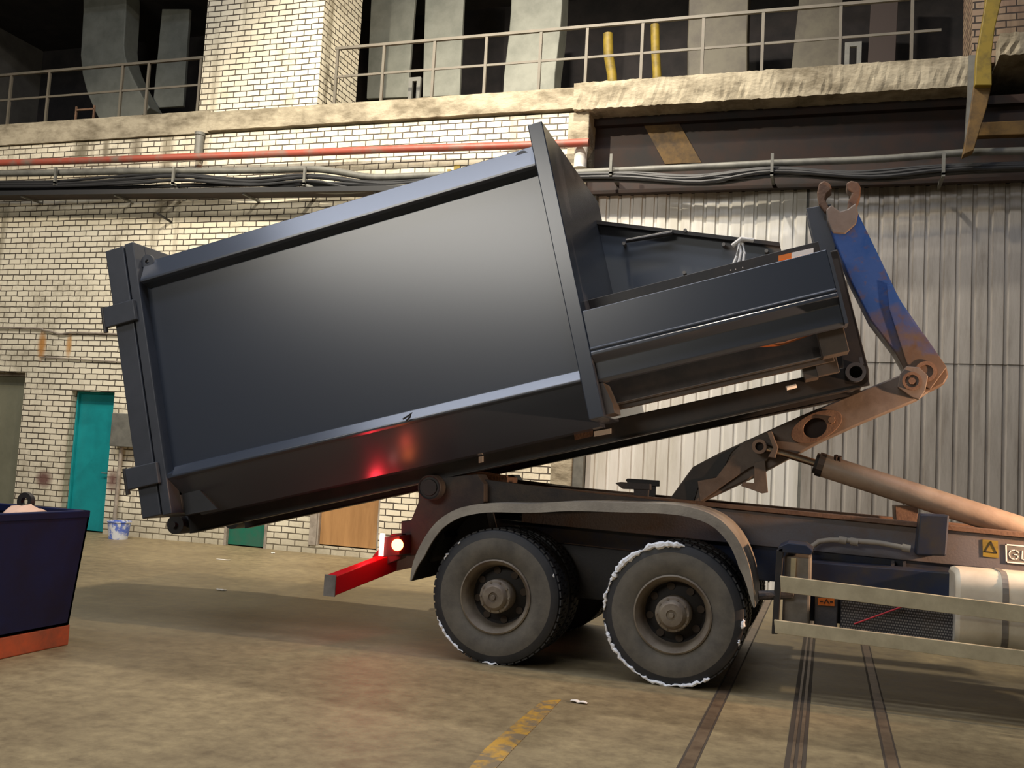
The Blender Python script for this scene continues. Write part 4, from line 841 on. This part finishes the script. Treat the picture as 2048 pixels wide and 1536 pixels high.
# perforated cover
P = T.px([(1682,1195),(1912,1222),(1920,1300),(1680,1268)], .26)
m = MB(); (a0,zt0),(a1,zt1),(a2,zb1),(a3,zb0) = P; m.prism(T, P, .28, .6); pc = m.build('perforated_cover', Mt['chass'], tk, bevel=.008)
m = MB(); nx, nz = 44, 13
for i in range(nx):
    for j in range(nz):
        u_ = (i+.5+(.5 if j % 2 else 0))/nx; v_ = (j+.5)/nz
        if u_ > .99: continue
        aa = a0+(a1-a0)*u_; zz = (zb0+(zb1-zb0)*u_)*(1-v_)+(zt0+(zt1-zt0)*u_)*v_
        cc = circ(aa, zz, .0065, 6); m.prism(T, cc, .276, .281)
tag(m.build('perforation', Mt['alubox'], pc), kind='stuff')
q0, q1 = pt(1708,1248,.26), pt(1808,1212,.26); MB().tube([q0, q1], .006, 6).build('red_rod', Mt['red'], pc)
m = MB(); 
for x in (1785, 1808): a_ = T.on(x,1150,.8)[0]; m.box(T, a_-.012, a_+.012, .78, .85, .68, 1.02)
m.build('frame_bracket', Mt['chass'], tk)
MB().box(T, -.2, 3.2, .55, .85, .52, .98).build('equipment_box', Mt['blue'], tk, bevel=.01)
# white tank with straps
x0 = T.on(1912,1145,.15)[0]; zt_ = T.on(1960,1140,.3)[1]; zb_ = T.on(1960,1300,.15)[1]
sec = []
zc, dc, hz, hd, rr = (zt_+zb_)/2, .40, (zt_-zb_)/2, .28, .14
for (sx, sz, st_) in ((1,1,0),(-1,1,90),(-1,-1,180),(1,-1,270)):
    for k_ in range(7): t = math.radians(st_+15*k_); sec.append((dc+sx*(hd-rr)+rr*math.cos(t), zc+sz*(hz-rr)+rr*math.sin(t)))
tn = MB().xsec(T, sec, x0, x0+1.5).build('white_tank', Mt['tank'], tk, bevel=.03, smooth=True)
for a_ in (x0+.30, x0+1.2):
    s2 = [(dc+(d-dc)*1.02, zc+(z_-zc)*1.02) for d, z_ in sec]; MB().xsec(T, s2, a_, a_+.04).build('tank_strap', Mt['alubox'], tn)
# bracket between fender and guard
m = MB(); m.tube([T.w(-.47,.05,.74), T.w(-.25,.1,.76), T.w(-.2,.6,.8)], .035, 10); m.build('mudguard_stay', Mt['chass'], tk)
# rear underrun bumper with tail lamp
p = pt(663,1170,-.02); q = pt(778,1118,.95); dirn = (q-p)
end = p+dirn*2.2; ul = Vector((0,0,1)); h = .085; wv = Vector((.10,0,0))
def bar(p, q, m, hz=.085, wx=.10):
    m.loop([p-ul*hz, p-ul*hz+Vector((wx,0,0)), p+ul*hz+Vector((wx,0,0)), p+ul*hz], [q-ul*hz, q-ul*hz+Vector((wx,0,0)), q+ul*hz+Vector((wx,0,0)), q+ul*hz])
p = Vector((-4.06, Y0-.02, .50)); q = Vector((-4.06, Y0+2.45, .50))
q = Vector((-3.85, Y0+.75, .66)); q2 = Vector((-3.85, Y0+1.75, .66)); q3 = Vector((-4.06, Y0+2.5, .50))
m = MB(); bar(p, q, m); bar(q, q2, m); bar(q2, q3, m); bp = m.build('underrun_bar', Mt['red'], tk, bevel=.008)
m = MB(); m.hexa([p+Vector((-.004,-.012,-.09)), p+Vector((.104,-.012,-.09)), p+Vector((.104,-.012,.09)), p+Vector((-.004,-.012,.09)), p+Vector((-.004,0,-.09)), p+Vector((.104,0,-.09)), p+Vector((.104,0,.09)), p+Vector((-.004,0,.09))]); m.build('bar_end_cap', Mt['alubox'], bp)
P = T.px([(745,1112),(772,1082),(782,1068),(812,1066),(818,1095),(800,1118),(770,1130),(740,1136)], .62)
for d0 in (.62, 1.75): MB().prism(T, P, d0, d0+.12).build('bumper_bracket', Mt['darkred'], tk, bevel=.006)
P = T.px([(780,1072),(812,1070),(812,1108),(780,1112)], .5); (a0,z0),(a1,z1),(a2,z2),(a3,z3) = P
lh = MB().prism(T, P, .36, .62).build('tail_lamp_housing', Mt['darkred'], tk, bevel=.004)
a, b = T.on(793,1090,.34)
MB().lathe(T.w(a,.33,b), (0,1,0), [(0,0),(.035,.004),(.05,.015),(.052,.04)], 24).build('tail_lamp_lens', emis('lit_tail_lamp', (1,.20,.05), 14), lh, smooth=True)
MB().box(T, a0-.02, a0+.012, .33, .37, z2-.02, z0+.03).build('lamp_reflector_strip', emis('lit_strip', (1,.55,.5), 3.0), lh)
m = MB(); m.box(T, a0-.03, a0-.0, .40, .60, z2+.02, z0-.02); m.build('rear_lamp_lens', emis('lit_red_lens', (1,.02,.03), 4), lh)
lamp('tail_lamp_glow', 'POINT', (a0-.22, Y0+.48, (z0+z2)/2), (a0-2, Y0, 0), 4, (1, .03, .05), .05)
lamp('tail_lamp_side_glow', 'POINT', tuple(T.w(a+.02,.22,b+.03)), (0,0,0), .8, (1, .10, .06), .04)
